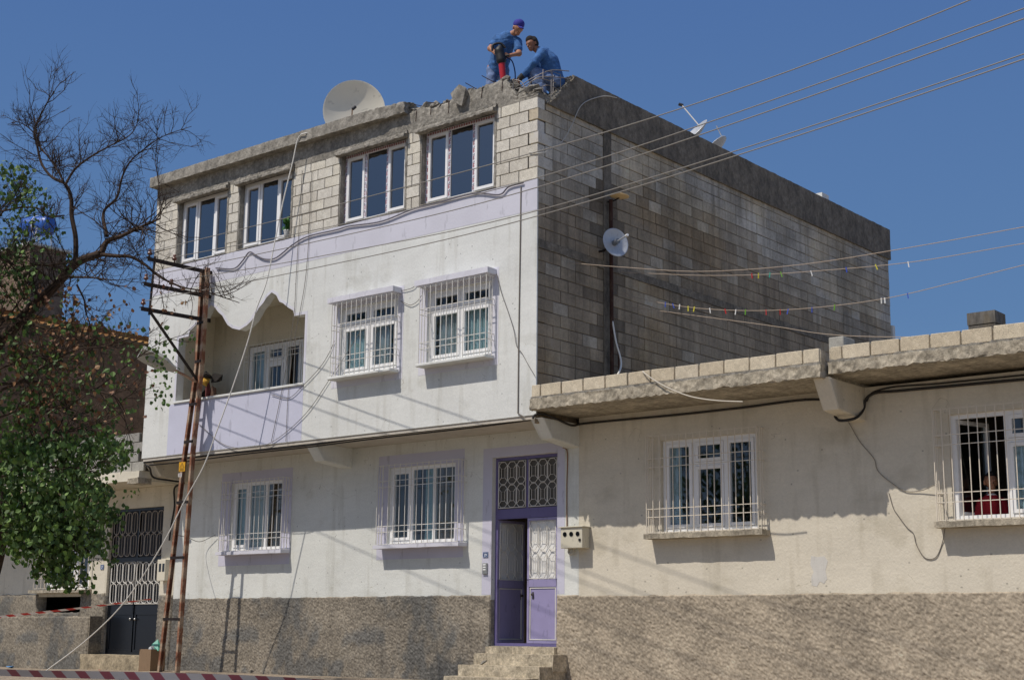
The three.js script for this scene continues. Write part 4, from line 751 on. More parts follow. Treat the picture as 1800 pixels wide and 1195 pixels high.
  // signs on the pole
  const st = canvasTex(128, 160, (c, w, hh) => { c.fillStyle = '#e2a81c'; c.fillRect(0, 0, w, hh); c.strokeStyle = '#1c1608'; c.lineWidth = 8; c.beginPath(); c.moveTo(64, 14); c.lineTo(112, 96); c.lineTo(16, 96); c.closePath(); c.stroke(); c.fillStyle = '#1c1608'; c.beginPath(); c.moveTo(70, 36); c.lineTo(50, 68); c.lineTo(62, 68); c.lineTo(56, 90); c.lineTo(78, 58); c.lineTo(66, 58); c.closePath(); c.fill(); c.fillRect(18, 112, 92, 9); c.fillRect(24, 128, 80, 7); c.fillRect(14, 142, 100, 8); });
  const sg = plate('warning_sign', 'yellow triangle warning sign on the rusty pole', 'sign', 0.145, 0.18, 0.006, [-8.40, 3.745, PZ + 0.085], mt(st), M(0xc9951c, { rough: 0.5 }), 0.25);
  const s2 = canvasTex(64, 48, (c, w, hh) => { c.fillStyle = '#cfc9c2'; c.fillRect(0, 0, w, hh); c.fillStyle = '#5a4a48'; c.fillRect(8, 8, 48, 5); c.fillRect(12, 20, 40, 5); c.fillRect(10, 32, 44, 5); });
  plate('pole_tag', 'small white tag below the yellow warning sign', 'sign', 0.09, 0.07, 0.005, [-8.45, 3.59, PZ + 0.085], mt(s2), M(0xcfc9c2), 0.25);
}

/* ---------- cables, rope, hose ---------- */
const zc = (pts, z) => pts.map(([a, b]) => Z(a, b, z));
const cable = (name, label, pts, r, mat, group, n = 60) => solo(name, label, 'cable', tube(curve(pts, n), r, r, 6), mat, group);
cable('facade_cable', 'dark cable drooping along the foot of the block top floor', zc([[379, 471], [413, 471], [426, 458], [438, 443], [450, 449], [463.5, 455], [482.6, 454], [514, 430], [536.6, 417], [594, 403], [610, 398], [670, 389], [724.6, 368], [760.7, 359], [836, 339.5], [881, 341], [893, 329], [920, 321]], 0.03), 0.013, M(0x6b6870), undefined, 120);
cable('cable_bundle', 'upper black cable along the lower edge of the overhanging floor', zc([[252, 813], [300, 808], [420, 795], [535, 783], [640, 769], [835, 747], [936, 735]], -0.045), 0.018, m_wireDark);
cable('cable_bundle', 'lower black cable along the lower edge of the overhanging floor', zc([[262, 818], [320, 812], [430, 798], [540, 786], [650, 772], [835, 751], [936, 738]], -0.075), 0.012, m_wireDark);
{
  const w = (a, b, z = ZW + 0.045) => Z(a, b, z);
  cable('cable_bundle', 'black cable crossing the bracket by the door then under the low roof', [w(936, 736, 0.02), w(941, 729, 0.0), w(955, 728, -0.08), new THREE.Vector3(0.16, 3.98, -0.35), new THREE.Vector3(0.17, 3.93, -0.7), w(1022, 745), w(1060, 741), w(1200, 728), w(1300, 717), w(1440, 702), new THREE.Vector3(4.76, 3.85, -0.86)], 0.018, m_wireDark, undefined, 90);
  cable('cable_bundle', 'black cable looping round the bracket between the two right windows', [new THREE.Vector3(4.74, 3.66, -0.6), new THREE.Vector3(4.86, 3.585, -0.5), new THREE.Vector3(5.04, 3.60, -0.55), w(1519, 718), w(1522, 703), w(1535, 692), w(1580, 687), w(1700, 676), w(1830, 664)], 0.02, m_wireDark, undefined, 70);
  cable('cable_bundle', 'thin black cable under the right end of the low roof', [w(1524, 706), w(1532, 692, ZW + 0.03), w(1560, 682, ZW + 0.03), w(1650, 674, ZW + 0.03), w(1830, 656, ZW + 0.03)], 0.011, m_wireDark);
  cable('wall_wire', 'thin wire wandering down the cream wall from the roof bracket', [w(1490, 738, ZW + 0.02), w(1498, 752, ZW + 0.02), w(1512, 776, ZW + 0.015), w(1538, 808, ZW + 0.015), w(1543, 826, ZW + 0.015), w(1570, 850, ZW + 0.015), w(1592, 863, ZW + 0.015), w(1620, 862, ZW + 0.03), w(1648, 850, ZW + 0.1)], 0.006, M(0x8f887c));
  cable('wall_wire', 'thin wire looping below the far right window', [w(1563, 866, ZW + 0.012), w(1572, 895, ZW + 0.012), w(1578, 904, ZW + 0.012), w(1596, 928, ZW + 0.012), w(1606, 937, ZW + 0.012), w(1612, 958, ZW + 0.012), w(1628, 981, ZW + 0.012), w(1645, 980, ZW + 0.012), w(1657, 955, ZW + 0.012), w(1662, 928, ZW + 0.05)], 0.006, M(0x77726a));
  cable('facade_cable', 'black cable bending over the left bracket beside the black door', [w(254, 816, 0.0), w(262, 822, -0.05), w(268, 838, -0.2), new THREE.Vector3(-9.66, 3.62, -0.45), new THREE.Vector3(-9.66, 3.6, -0.8), w(306, 858), w(306, 890), w(300, 925), w(297, 950)], 0.02, m_wireDark, undefined, 70);
  cable('facade_cable', 'loose thin wire from the pole to the left barred window', [new THREE.Vector3(-8.7, 2.5, PZ), w(330, 945, -0.5), w(350, 952, -0.8), w(378, 940, ZW + 0.05)], 0.006, M(0x55514c));
}
const thin = M(0x77726c), F7 = (a, b) => [280 + a / 3.513, 480 + b / 3.513];
[['thin wire sagging across the lavender balcony panel', [F7(1250, 350), F7(1054, 650), F7(900, 870), F7(690, 1045), F7(560, 1080), F7(400, 1060), F7(240, 930)]],
 ['thin wire from the left barred first-floor window to the balcony rail', [F7(1080, 420), F7(1054, 480), F7(1000, 570), F7(890, 690), F7(800, 770), F7(690, 750)]],
 ['left of two thin wires hanging down past the balcony', [[531, 300], F7(845, 0), F7(830, 260), F7(800, 450), F7(760, 700), F7(690, 1040)]],
 ['right of two thin wires hanging down past the balcony', [[548, 300], F7(905, 0), F7(865, 250), F7(830, 420), F7(795, 740), F7(780, 1040)]],
 ['thin wire between the hoods of the two first-floor windows', [[704, 511], [715, 509], [726, 505], [736, 494]]],
 ['thin wire drooping between the grilles of the two first-floor windows', [[704, 529], [712, 533], [722, 536], [734, 529], [741, 519]]],
 ['thin wire slanting down from the right first-floor hood to the corner', [[873, 481], [880, 510], [893, 548], [903, 580], [909, 610], [917, 620], [928, 640], [940, 660]]],
].forEach(([l, p]) => cable('facade_wire', l, zc(p, 0.025), 0.0055, thin));
cable('side_cable', 'pale cable climbing the block side wall to the roof beam', [Z(930, 268, 0.02), Xp(949, 269, 0.04), Xp(960, 267, 0.05), Xp(978, 256, 0.05), Xp(991, 245, 0.05), Xp(1006, 218, 0.05), Xp(1022, 185, 0.07), Xp(1050, 171, 0.07), Xp(1068, 169, 0.07), Xp(1084, 172, 0.06)], 0.008, M(0xb5b2aa));
cable('white_hose', 'pale hose leaning from the sooty pipe to the low roof', [Xp(1077, 565, 0.12), Xp(1083, 600, 0.2), Xp(1092, 636, 0.3), new THREE.Vector3(0.9, 4.4, -0.6)], 0.016, m_wireWhite);
cable('white_hose', 'pale hose draped over the cream block parapet', [new THREE.Vector3(2.0, 4.5, -0.1), Z(1131, 654, 0.19), Z(1155, 671, 0.21), Z(1180, 684, 0.22), Z(1215, 697, 0.22), Z(1260, 704, 0.2), Z(1306, 706, 0.16)], 0.009, M(0xcfc8b8));
{
  const pts = [[537, 234], [525.5, 240], [514, 285], [497, 355], [482.6, 425], [466.7, 500], [451, 541], [435, 600], [405, 690], [380, 759], [357, 820], [324, 880], [287.6, 952], [218, 1058], [152, 1124], [79, 1180]].map(([a, b]) => Z(a, b, lerp(0.2, 1.2, clamp((b - 234) / 946) ** 1.3)));
  pts.unshift(new THREE.Vector3(-5.15, 9.82, -0.35));
  solo('white_rope', 'long white rope hanging from the roof edge down to the street', 'rope', tube(curve(pts, 120), 0.012, 0.012, 6), m_wireWhite);
}

/* ---------- washing lines and pegs ---------- */
{
  const mline = M(0xb09f8c, { rough: 0.8 });
  const L = [
    ['upper', -0.85, [[1004, 461], [1100, 470], [1230, 477], [1400, 466], [1600, 435], [1800, 399]]],
    ['second', -2.25, [[1089, 478], [1230, 484], [1330, 483], [1426, 477], [1600, 461], [1800, 428]]],
    ['third', -2.35, [[1094, 512], [1110, 520], [1160, 532], [1230, 542], [1330, 546], [1430, 541], [1560, 524], [1680, 496], [1800, 466]]],
    ['lowest', -2.4, [[1130, 533], [1365, 574], [1450, 587], [1550, 592], [1680, 590], [1800, 583]]]];
  for (const [n, z, p] of L) { const q = zc(p, z); q[0].x = -0.02; const a = q[q.length - 2], b = q[q.length - 1]; q.push(b.clone().add(b.clone().sub(a).multiplyScalar(2))); solo('washing_line', `${n} washing line strung from the block side wall over the low roof`, 'washing line', tube(curve(q, 80), 0.0055, 0.0055, 5), mline, 'washing lines'); }
  const pg = merge([bx(-0.007, 0.0, -0.075, 0.012, -0.006, 0.006), bx(0.001, 0.008, -0.075, 0.012, -0.006, 0.006), bx(-0.009, 0.01, -0.012, -0.006, -0.008, 0.008)]);
  const col = { red: 0xc0302c, yellow: 0xd8cf3a, teal: 0x2f9d86, green: 0x6fa832, white: 0xe9e9e4, blue: 0x3f57b8 }, mats = {}; for (const k in col) mats[k] = M(col[k], { rough: 0.4 });
  const ORD = ['first', 'second', 'third', 'fourth', 'fifth', 'sixth', 'seventh', 'eighth', 'ninth', 'tenth', 'eleventh', 'twelfth', 'thirteenth', 'fourteenth'];
  const put = (line, z, list) => list.forEach(([px, py, c], i) => { const same = list.filter(q => q[2] === c).length, k = list.slice(0, i).filter(q => q[2] === c).length; const m = new THREE.Mesh(pg, mats[c]); m.name = numbered('clothes_peg'); m.position.copy(Z(px, py - 2, z)); m.rotation.set(0, rr(-0.6, 0.6), rr(-0.35, 0.35)); m.castShadow = m.receiveShadow = true;  scene.add(m); tag(m, same > 1 ? `${ORD[k]} ${c} clothes peg from the block wall on the ${line} washing line` : `only ${c} clothes peg on the ${line} washing line`, 'clothes peg', `pegs on the ${line} washing line`); });
  put('second', -2.25, [[1322, 483.5, 'red'], [1334, 483, 'yellow'], [1354, 482, 'teal'], [1373, 481, 'green'], [1426, 479, 'white'], [1488, 473, 'blue'], [1540, 468, 'yellow'], [1597, 463, 'white']]);
  put('third', -2.35, [[1170, 534, 'blue'], [1183, 536.5, 'blue'], [1195, 538, 'white'], [1210, 541, 'yellow'], [1221, 542, 'yellow'], [1248, 544.5, 'white'], [1275, 546, 'red'], [1294, 547, 'white'], [1311, 547, 'green'], [1347, 547.5, 'red'], [1372, 547, 'red'], [1386, 546, 'blue'], [1428, 543, 'blue'], [1468, 538.5, 'green'], [1550, 527, 'white'], [1556, 526.5, 'white'], [1596, 518, 'blue']]);
}

/* ---------- barrier tape, litter ---------- */
{
  const T_tape = tex(64, 16, (u, v) => ((u + v * 0.25) % 1) < 0.5 ? [0.80, 0.17, 0.17] : [0.93, 0.92, 0.92]);
  const ribbon = (pts, w, twist) => { const c = curve(pts, 70), P = [], U = [], I = []; let l = 0; c.forEach((p, i) => { if (i) l += p.distanceTo(c[i - 1]); const a = twist(i / 70), dx = Math.sin(a) * 0.64, dz = Math.sin(a) * 0.77, dy = Math.cos(a); for (const s of [-0.5, 0.5]) { P.push(p.x + dx * s * w, p.y + dy * s * w, p.z + dz * s * w); U.push(l / 0.32, s + 0.5); } if (i) { const k = i * 2; I.push(k - 2, k, k - 1, k - 1, k, k + 1); } }); const g = new THREE.BufferGeometry(); g.setAttribute('position', new THREE.Float32BufferAttribute(P, 3)); g.setAttribute('uv', new THREE.Float32BufferAttribute(U, 2)); g.setIndex(I); g.computeVertexNormals(); return g; };
  const mtape = new THREE.MeshPhysicalMaterial({ map: T_tape, roughness: 0.35, side: THREE.DoubleSide, transmission: 0.15, thickness: 0 });
  solo('barrier_tape', 'red and white barrier tape stretched from the tree past the black door', 'barrier tape', ribbon([Z(-60, 1091, 1.9), Z(0, 1084, 1.6), Z(130, 1070, 0.9), Z(265, 1053, 0.16)], 0.06, t => 0.5 + 0.7 * t), mtape);
  const q = (px, py, dz) => Z(px, py, dz);
  const T_tape2 = tex(64, 16, (u, v) => ((u + v * 0.25) % 1) < 0.42 ? [0.42, 0.19, 0.25] : [0.55, 0.55, 0.57]), mtape2 = new THREE.MeshPhysicalMaterial({ map: T_tape2, roughness: 0.45, side: THREE.DoubleSide, transmission: 0.3, thickness: 0 });  // stripes dulled in the colour itself to stand for shade on this tape
  solo('barrier_tape', 'near barrier tape sagging along the street, shade put into its dull maroon and grey', 'barrier tape', ribbon([q(-90, 1178, 9), q(60, 1184, 8.8), q(200, 1187, 8.6), q(350, 1191, 8.4), q(520, 1198, 8.2), q(760, 1216, 7.9)], 0.075, t => 0.25 + 0.2 * Math.sin(t * 9)), mtape2);
  const cb = thing('carton', 'brown open carton of rubbish at the foot of the pole', 'carton', [-9.5, -0.06, -0.2]);
  const mc = M(0x8a7258, { map: [T_paint, 0.4] });
  part(cb, 'box', merge([bx(-9.72, -9.70, -0.06, 0.36, -0.36, -0.02), bx(-9.38, -9.36, -0.06, 0.36, -0.36, -0.02), bx(-9.70, -9.38, -0.06, 0.36, -0.36, -0.345), bx(-9.70, -9.38, -0.06, 0.36, -0.035, -0.02), bx(-9.70, -9.38, -0.06, -0.04, -0.345, -0.035)]), mc);
  part(cb, 'rubbish', merge([rock(0.12, 3).translate(-9.6, 0.33, -0.2), rock(0.09, 7).translate(-9.46, 0.36, -0.12)]), M(0xd6d9d8, { rough: 0.5 }));
  part(cb, 'green_bag', rock(0.12, 13, [1, 1.1, 0.8]).translate(-9.42, 0.42, -0.2), M(0x3f9d86, { rough: 0.4 }));
  solo('litter', 'flattened blue packet on the ground at the left', 'litter', rock(0.1, 21, [1.4, 0.3, 0.9]).translate(...Z(17, 1172, -0.3).toArray()), M(0x5b8fc0, { rough: 0.4 }));
  solo('litter', 'crumpled red packet on the ground before the black door', 'litter', rock(0.07, 23, [1.3, 0.6, 0.9]).translate(...Z(171, 1180, -0.2).toArray()), M(0xa53a38, { rough: 0.5 }));
}

/* ---------- broken roof edge: loose chunks ---------- */
{
  const ORD = ['first', 'second', 'third', 'fourth', 'fifth', 'sixth', 'seventh', 'eighth', 'ninth', 'tenth', 'eleventh', 'twelfth', 'thirteenth', 'fourteenth'];
  for (const [n, x0, x1, where, grp] of [[14, -3.1, -1.45, 'roof edge between dish and standing worker', 'chunks on the roof edge'], [14, -0.75, -0.03, 'broken roof corner before the crouching worker', 'chunks at the roof corner']])
    for (let i = 0; i < n; i++) { const x = lerp(x0, x1, (i + rr(0.2, 0.8)) / n), r = rr(0.06, 0.13), z = rr(-0.24, -0.03); solo('concrete_chunk', `${ORD[i]} loose concrete chunk from the left on the ${where}`, 'rubble', rock(r, i * 3.7 + n, [1.15, 0.85, 1]).translate(x, topY(x) + r * 0.3, z), m_conc, grp); }
}
solo('concrete_chunk', 'large pointed slab of concrete hanging off the broken beam', 'rubble', uvm(new ConvexGeometry([[-0.17, 0.15, 0.06], [0.10, 0.19, 0.08], [0.19, 0.06, 0.03], [0.02, -0.23, 0.05], [-0.12, -0.08, 0.09], [-0.15, 0.13, -0.08], [0.12, 0.17, -0.07], [0.16, 0.03, -0.08], [0.0, -0.16, -0.06]].map(p => new THREE.Vector3(...p)))).rotateZ(0.3).scale(0.85, 0.9, 1).translate(-1.62, 9.56, 0.07), m_conc);

/* ---------- things on the balcony and window sill ---------- */
{
  const c = Z(367, 655, -0.5), t = thing('clothes_bundle', 'dark bundle with yellow and maroon cloth standing on the balcony', 'clothes', [c.x, 4.2, c.z]);
  part(t, 'rack', merge([tube([[c.x - 0.2, 4.18, c.z - 0.12], [c.x, 5.5, c.z]], 0.015, 0.015, 6), tube([[c.x + 0.2, 4.18, c.z - 0.12], [c.x, 5.5, c.z]], 0.015, 0.015, 6), tube([[c.x, 4.18, c.z + 0.16], [c.x, 5.5, c.z]], 0.015, 0.015, 6)]), m_darkSteel);
  part(t, 'dark_coat', merge([rock(0.24, 4, [1.25, 0.6, 0.9]).translate(c.x + 0.03, 5.66, c.z), rock(0.14, 8, [1.2, 0.8, 0.8]).translate(c.x + 0.24, 5.55, c.z), rock(0.22, 12, [0.8, 1.5, 0.7]).translate(c.x - 0.16, 5.3, c.z - 0.02)]), M(0x26221f));
  part(t, 'yellow_cloth', rock(0.13, 15, [1.1, 0.85, 0.7]).translate(c.x + 0.06, 5.47, c.z + 0.12), M(0xb98f35));
  part(t, 'maroon_cloth', rock(0.2, 19, [0.6, 1.35, 0.5]).translate(c.x + 0.07, 5.2, c.z + 0.1), M(0x5f2c2a));
  part(t, 'brown_sleeve', rock(0.16, 25, [0.45, 1.5, 0.5]).translate(c.x + 0.24, 5.2, c.z + 0.06), M(0x6a5142));
  const p = thing('potted_plant', 'small green plant in a white pot in the second top-floor window', 'plant', [-5.97, 7.87, -0.05]);
  part(p, 'pot', new THREE.LatheGeometry([[0.0001, 0], [0.05, 0], [0.068, 0.12], [0.074, 0.12], [0.074, 0.14], [0.06, 0.14], [0.055, 0.12], [0.0001, 0.12]].map(q => new THREE.Vector2(...q)), 18).translate(-5.98, 7.868, -0.03), m_plaster);
  const lv = []; for (let i = 0; i < 70; i++) { const g = new THREE.PlaneGeometry(0.045, 0.075); g.rotateX(rr(-1, 1)).rotateY(rr(0, 6.3)).translate(-5.98 + rr(-0.075, 0.075), 8.02 + rr(0, 0.24), -0.03 + rr(-0.06, 0.06)); lv.push(g); }
  for (let i = 0; i < 8; i++) lv.push(tube([[-5.98, 7.98, -0.03], [-5.98 + rr(-0.07, 0.07), 8.2, -0.03 + rr(-0.05, 0.05)]], 0.004, 0.003, 4));
  part(p, 'foliage', merge(lv), M(0x3f6a2a, { side: true }));
}

/* ---------- trees ---------- */
const V = (x, y, z) => new THREE.Vector3(x, y, z);
function leafSheet(list, tones) {              // list of [pos, size]; folded leaf shapes, many turns
  const P = [], C = [], N = [], c = new THREE.Color();
  for (const [p, s] of list) {
    const q = new THREE.Quaternion().setFromEuler(new THREE.Euler(rr(-1.1, 1.1), rr(0, 6.28), rr(-1.1, 1.1))), w = s * rr(0.32, 0.46), f = s * rr(0.05, 0.16);
    const v = [[0, -s * 0.5, 0], [w, -s * 0.12, f], [w * 0.75, s * 0.22, f], [0, s * 0.5, 0], [-w * 0.75, s * 0.22, f], [-w, -s * 0.12, f]].map(a => V(...a).applyQuaternion(q).add(p));
    c.set(tones[Math.floor(rnd() * tones.length)]); const k = rr(0.8, 1.2);
    for (const t of [[0, 1, 2], [0, 2, 3], [0, 3, 4], [0, 4, 5]]) { const n = v[t[1]].clone().sub(v[t[0]]).cross(v[t[2]].clone().sub(v[t[0]])).normalize(); for (const i of t) { P.push(v[i].x, v[i].y, v[i].z); N.push(n.x, n.y, n.z); C.push(c.r * k, c.g * k, c.b * k); } }
  }
  const g = new THREE.BufferGeometry(); g.setAttribute('position', new THREE.Float32BufferAttribute(P, 3)); g.setAttribute('normal', new THREE.Float32BufferAttribute(N, 3)); g.setAttribute('color', new THREE.Float32BufferAttribute(C, 3)); return g;
}
const m_leaf = new THREE.MeshPhysicalMaterial({ vertexColors: true, roughness: 0.7, side: THREE.DoubleSide, transmission: 0.25, thickness: 0 });
const GREEN = [0x4f6c2b, 0x5e7d32, 0x425c24, 0x70903c, 0x496428], DRY = [0x8a5f3c, 0x9c7048, 0x774c30, 0xa88258];
{
  const tree = thing('street_tree', 'half bare tree with green lower leaves at the left edge', 'tree', [-6.6, -0.3, 5.2]);
  const wood = [], ends = [], TZ = 3.2;
  function grow(p, dir, len, r, lvl) {
    const pts = [p.clone()], d = dir.clone().normalize(); let q = p.clone(); const n = lvl > 1 ? 4 : 6;
    for (let i = 0; i < n; i++) { d.add(V(rr(-1, 1), rr(-0.8, 1), rr(-1, 1)).multiplyScalar(0.28)).normalize(); q = q.clone().addScaledVector(d, len / n); pts.push(q); }
    wood.push(tube(pts, r, r * 0.45, lvl > 1 ? 4 : 5, false)); ends.push(q);
    if (lvl < 3) { const k = lvl === 1 ? 5 : 3; for (let j = 0; j < k; j++) { const i = 1 + Math.floor(rnd() * (n - 1)), t = pts[i], dd = d.clone().add(V(rr(-1, 1), rr(-0.7, 1.1), rr(-1, 1)).multiplyScalar(1.1)).normalize(); grow(t, dd, len * rr(0.4, 0.7), r * 0.55, lvl + 1); } }
  }
  function limb(pts, r0, r1, twigs, len = 0.8, lvl = 1) {
    r0 *= 0.66; r1 *= 0.68; len *= 0.86; const c = curve(pts, Math.max(10, pts.length * 5)); wood.push(tube(c, r0, r1, r0 > 0.05 ? 10 : 6));
    for (let i = 0; i < twigs * 1.7; i++) { const k = Math.floor(lerp(c.length * 0.15, c.length - 2, rnd())), t = c[k + 1].clone().sub(c[k]).normalize(); grow(c[k], t.multiplyScalar(0.6).add(V(rr(-1, 1), rr(-0.6, 1.2), rr(-1, 1))), len * rr(0.5, 1.1), Math.min(0.011, Math.min(r0, r1 * 1.2) * 0.42 + 0.004), lvl); }
    return c;
  }
  const A = (z, ...p) => p.map(([a, b], i) => Z(a, b, TZ + (Array.isArray(z) ? lerp(z[0], z[1], i / (p.length - 1)) : z)));
  limb(A([2.1, 2.0], [-45, 1200], [-30, 1060], [-4, 940], [-14, 840], [-34, 740], [-30, 660], [0, 597]), 0.24, 0.15, 0);
  limb(A([2.0, 1.6], [0, 597], [23, 577], [54, 543], [84, 515], [110, 487], [134, 462], [177, 445]), 0.15, 0.085, 9, 0.9);
  limb(A([1.6, 1.3], [177, 445], [187, 425], [214, 414], [248, 398], [281, 384]), 0.075, 0.018, 12, 0.9);
  limb(A([1.7, 2.0], [132, 460], [132, 418], [125, 378], [124, 348], [114, 324], [90, 311], [72, 287], [64, 254], [59, 230], [77, 190], [94, 160]), 0.062, 0.01, 20, 0.75);
  limb(A([1.9, 1.5], [114, 324], [131, 297], [161, 274], [191, 257], [231, 234], [244, 208]), 0.034, 0.007, 14, 0.7);
  limb(A([1.9, 2.1], [110, 318], [98, 296], [84, 276], [70, 258], [62, 240]), 0.025, 0.012, 8, 0.6);
  limb(A([2.0, 2.2], [60, 234], [46, 222], [30, 214], [13, 218]), 0.016, 0.005, 6, 0.5);
  limb(A([1.55, 1.1], [187, 415], [182, 371], [204, 348], [214, 311], [228, 284], [254, 261], [285, 240], [336, 222]), 0.04, 0.006, 18, 0.7);
  limb(A([1.6, 1.0], [177, 447], [205, 450], [228, 451], [254, 465], [278, 485], [321, 505], [355, 511], [420, 532]), 0.05, 0.008, 18, 0.75);
  limb(A([1.7, 1.9], [110, 487], [140, 487], [161, 488], [189, 491]), 0.035, 0.012, 8, 0.7);
  limb(A([2.4, 2.0], [-20, 372], [0, 371], [44, 364], [70, 368], [84, 381], [112, 379]), 0.03, 0.012, 10, 0.6);
  limb(A([2.4, 1.9], [-20, 440], [0, 448], [30, 468], [74, 465], [112, 474]), 0.03, 0.015, 9, 0.7);
  limb(A([1.3, 1.2], [281, 384], [279, 331], [273, 281], [278, 207]), 0.014, 0.004, 9, 0.5, 2);
  limb(A([1.9, 1.4], [134, 500], [147, 527], [149, 545], [161, 580], [172, 612]), 0.025, 0.008, 8, 0.6);
  limb(A([2.2, 1.5], [0, 560], [40, 563], [80, 580], [110, 587], [150, 605]), 0.026, 0.008, 9, 0.7);
  limb(A([2.3, 1.6], [-10, 676], [33, 670], [77, 644], [134, 614], [182, 609], [240, 590]), 0.036, 0.01, 12, 0.8);
  limb(A([2.3, 1.4], [-10, 690], [43, 671], [117, 681], [160, 686], [200, 697], [216, 716]), 0.036, 0.01, 10, 0.8);
  limb(A([1.6, 0.8], [160, 690], [194, 664], [234, 634], [278, 604], [340, 583]), 0.018, 0.005, 9, 0.5, 2);
  limb(A([2.0, 1.3], [200, 697], [215, 725], [225, 760], [235, 800]), 0.012, 0.005, 6, 0.5, 2);
  limb(A([2.1, 1.6], [-14, 840], [30, 800], [80, 770], [140, 755], [180, 760]), 0.05, 0.012, 10, 0.8);
  limb(A([2.1, 1.7], [-8, 900], [40, 890], [90, 900], [140, 930], [170, 965]), 0.045, 0.01, 9, 0.7);
  limb(A([2.2, 1.8], [40, 890], [70, 940], [90, 990], [98, 1040]), 0.03, 0.008, 6, 0.5);
  for (const [pts, n] of [[[[-40, 420], [-10, 390], [20, 350], [40, 320]], 12], [[[-40, 520], [0, 490], [30, 450], [60, 420]], 14], [[[-30, 600], [10, 560], [40, 520], [60, 490]], 12], [[[-30, 660], [-70, 560], [-110, 450], [-130, 340]], 14], [[[-30, 660], [20, 640], [70, 625], [120, 640]], 12], [[[-20, 740], [40, 720], [100, 715], [160, 730]], 14], [[[-14, 840], [40, 830], [110, 820], [170, 830]], 14], [[[-8, 900], [30, 930], [70, 950], [130, 960]], 14]]) limb(A([2.3, 1.9], ...pts), 0.03, 0.01, n, 0.75);
  part(tree, 'trunk', merge(wood), m_bark);
  const cl = (arr, n, s) => { const o = []; for (const [a, b, rx, ry, m, z0, z1] of arr) for (let i = 0; i < m * n; i++) { const th = rr(0, 6.28), k = Math.pow(rnd(), 0.55) * rr(0.85, 1.2), c = Z(a + Math.cos(th) * rx * k, b + Math.sin(th) * ry * k, TZ + rr(z0, z1)); o.push([c.add(V(rr(-0.05, 0.05), rr(-0.05, 0.05), rr(-0.05, 0.05))), rr(0.055, 0.095) * s]); } return o; };
  const dense = cl([[20, 840, 60, 90, 5, 1.2, 2.8], [80, 860, 70, 60, 6, 1.2, 2.6], [140, 880, 50, 40, 3, 1.2, 2.2], [60, 930, 70, 45, 4.5, 1.3, 2.5], [115, 960, 45, 35, 2.4, 1.3, 2.2], [155, 960, 30, 18, 0.9, 1.4, 2], [100, 1005, 26, 35, 1.6, 1.4, 2.1], [30, 960, 40, 30, 2, 1.6, 2.6], [150, 780, 60, 28, 2.2, 1.2, 2], [60, 780, 60, 40, 2.6, 1.4, 2.6], [20, 720, 50, 40, 1.6, 1.6, 2.6], [205, 800, 32, 30, 0.7, 1.0, 1.6], [180, 870, 20, 14, 0.7, 1.1, 1.6], [172, 900, 16, 14, 0.5, 1.1, 1.6]], 88, 1.15);
  const sparse = cl([[35, 345, 32, 30, 0.9, 1.8, 2.6], [8, 300, 14, 14, 0.35, 2, 2.5], [62, 352, 22, 22, 0.5, 1.8, 2.3], [45, 420, 45, 40, 0.9, 1.8, 2.6], [20, 490, 42, 50, 1.5, 1.8, 2.6], [95, 405, 16, 14, 0.12, 1.7, 2], [40, 600, 45, 30, 0.8, 1.6, 2.4], [60, 640, 60, 30, 0.6, 1.5, 2.4], [140, 640, 60, 36, 0.6, 1.2, 2], [210, 630, 40, 26, 0.45, 1.1, 1.6], [285, 640, 30, 40, 0.7, 0.7, 1.2], [280, 690, 26, 28, 0.4, 0.8, 1.2], [330, 600, 14, 14, 0.12, 0.6, 0.9], [120, 720, 60, 30, 0.5, 1.3, 2], [215, 720, 30, 40, 0.25, 1.1, 1.5], [228, 868, 16, 8, 0.12, 1.1, 1.3]], 75, 0.9);
  const onTwig = [], onTwigDry = [], q = V(0, 0, 0);
  for (const e of ends) {
    q.copy(e).project(camera); const px = (q.x + 1) * 900, py = (1 - q.y) * 597.5;
    let g = 0, d = 0;                                   // leaves per twig end by branch region
    if (py > 780 && px < 230) g = 3; else if (py > 640 && px < 230) g = 0.3; else if (px < 60 && py > 290) g = 0.3; else if (px < 130 && py > 380) g = 0.12; else if (py > 560 && px < 330) g = 0.14;
    if (py > 500 && py < 760 && px < 330) d = 0.26;
    for (let i = Math.floor(g + rnd()); i > 0; i--) onTwig.push([e.clone().add(V(rr(-1, 1), rr(-1, 1), rr(-1, 1)).multiplyScalar(0.09)), rr(0.05, 0.105)]);
    for (let i = Math.floor(d + rnd()); i > 0; i--) onTwigDry.push([e.clone().add(V(rr(-1, 1), rr(-1, 0.5), rr(-1, 1)).multiplyScalar(0.06)), rr(0.05, 0.09)]);
  }
  const over = cl([[-105, 470, 85, 190, 11, 2.0, 4.4], [-70, 640, 55, 100, 5, 1.6, 3.6]], 115, 1.7);   // unseen leaf mass, added left of the frame to shade the lower foliage
  part(tree, 'crown', leafSheet([...dense, ...sparse, ...onTwig, ...over], GREEN), m_leaf);
  const dry = onTwigDry;
  const dl = part(tree, 'dry_leaves', leafSheet(dry, DRY), m_leaf); dl.userData.label = 'withered orange brown leaves';
}
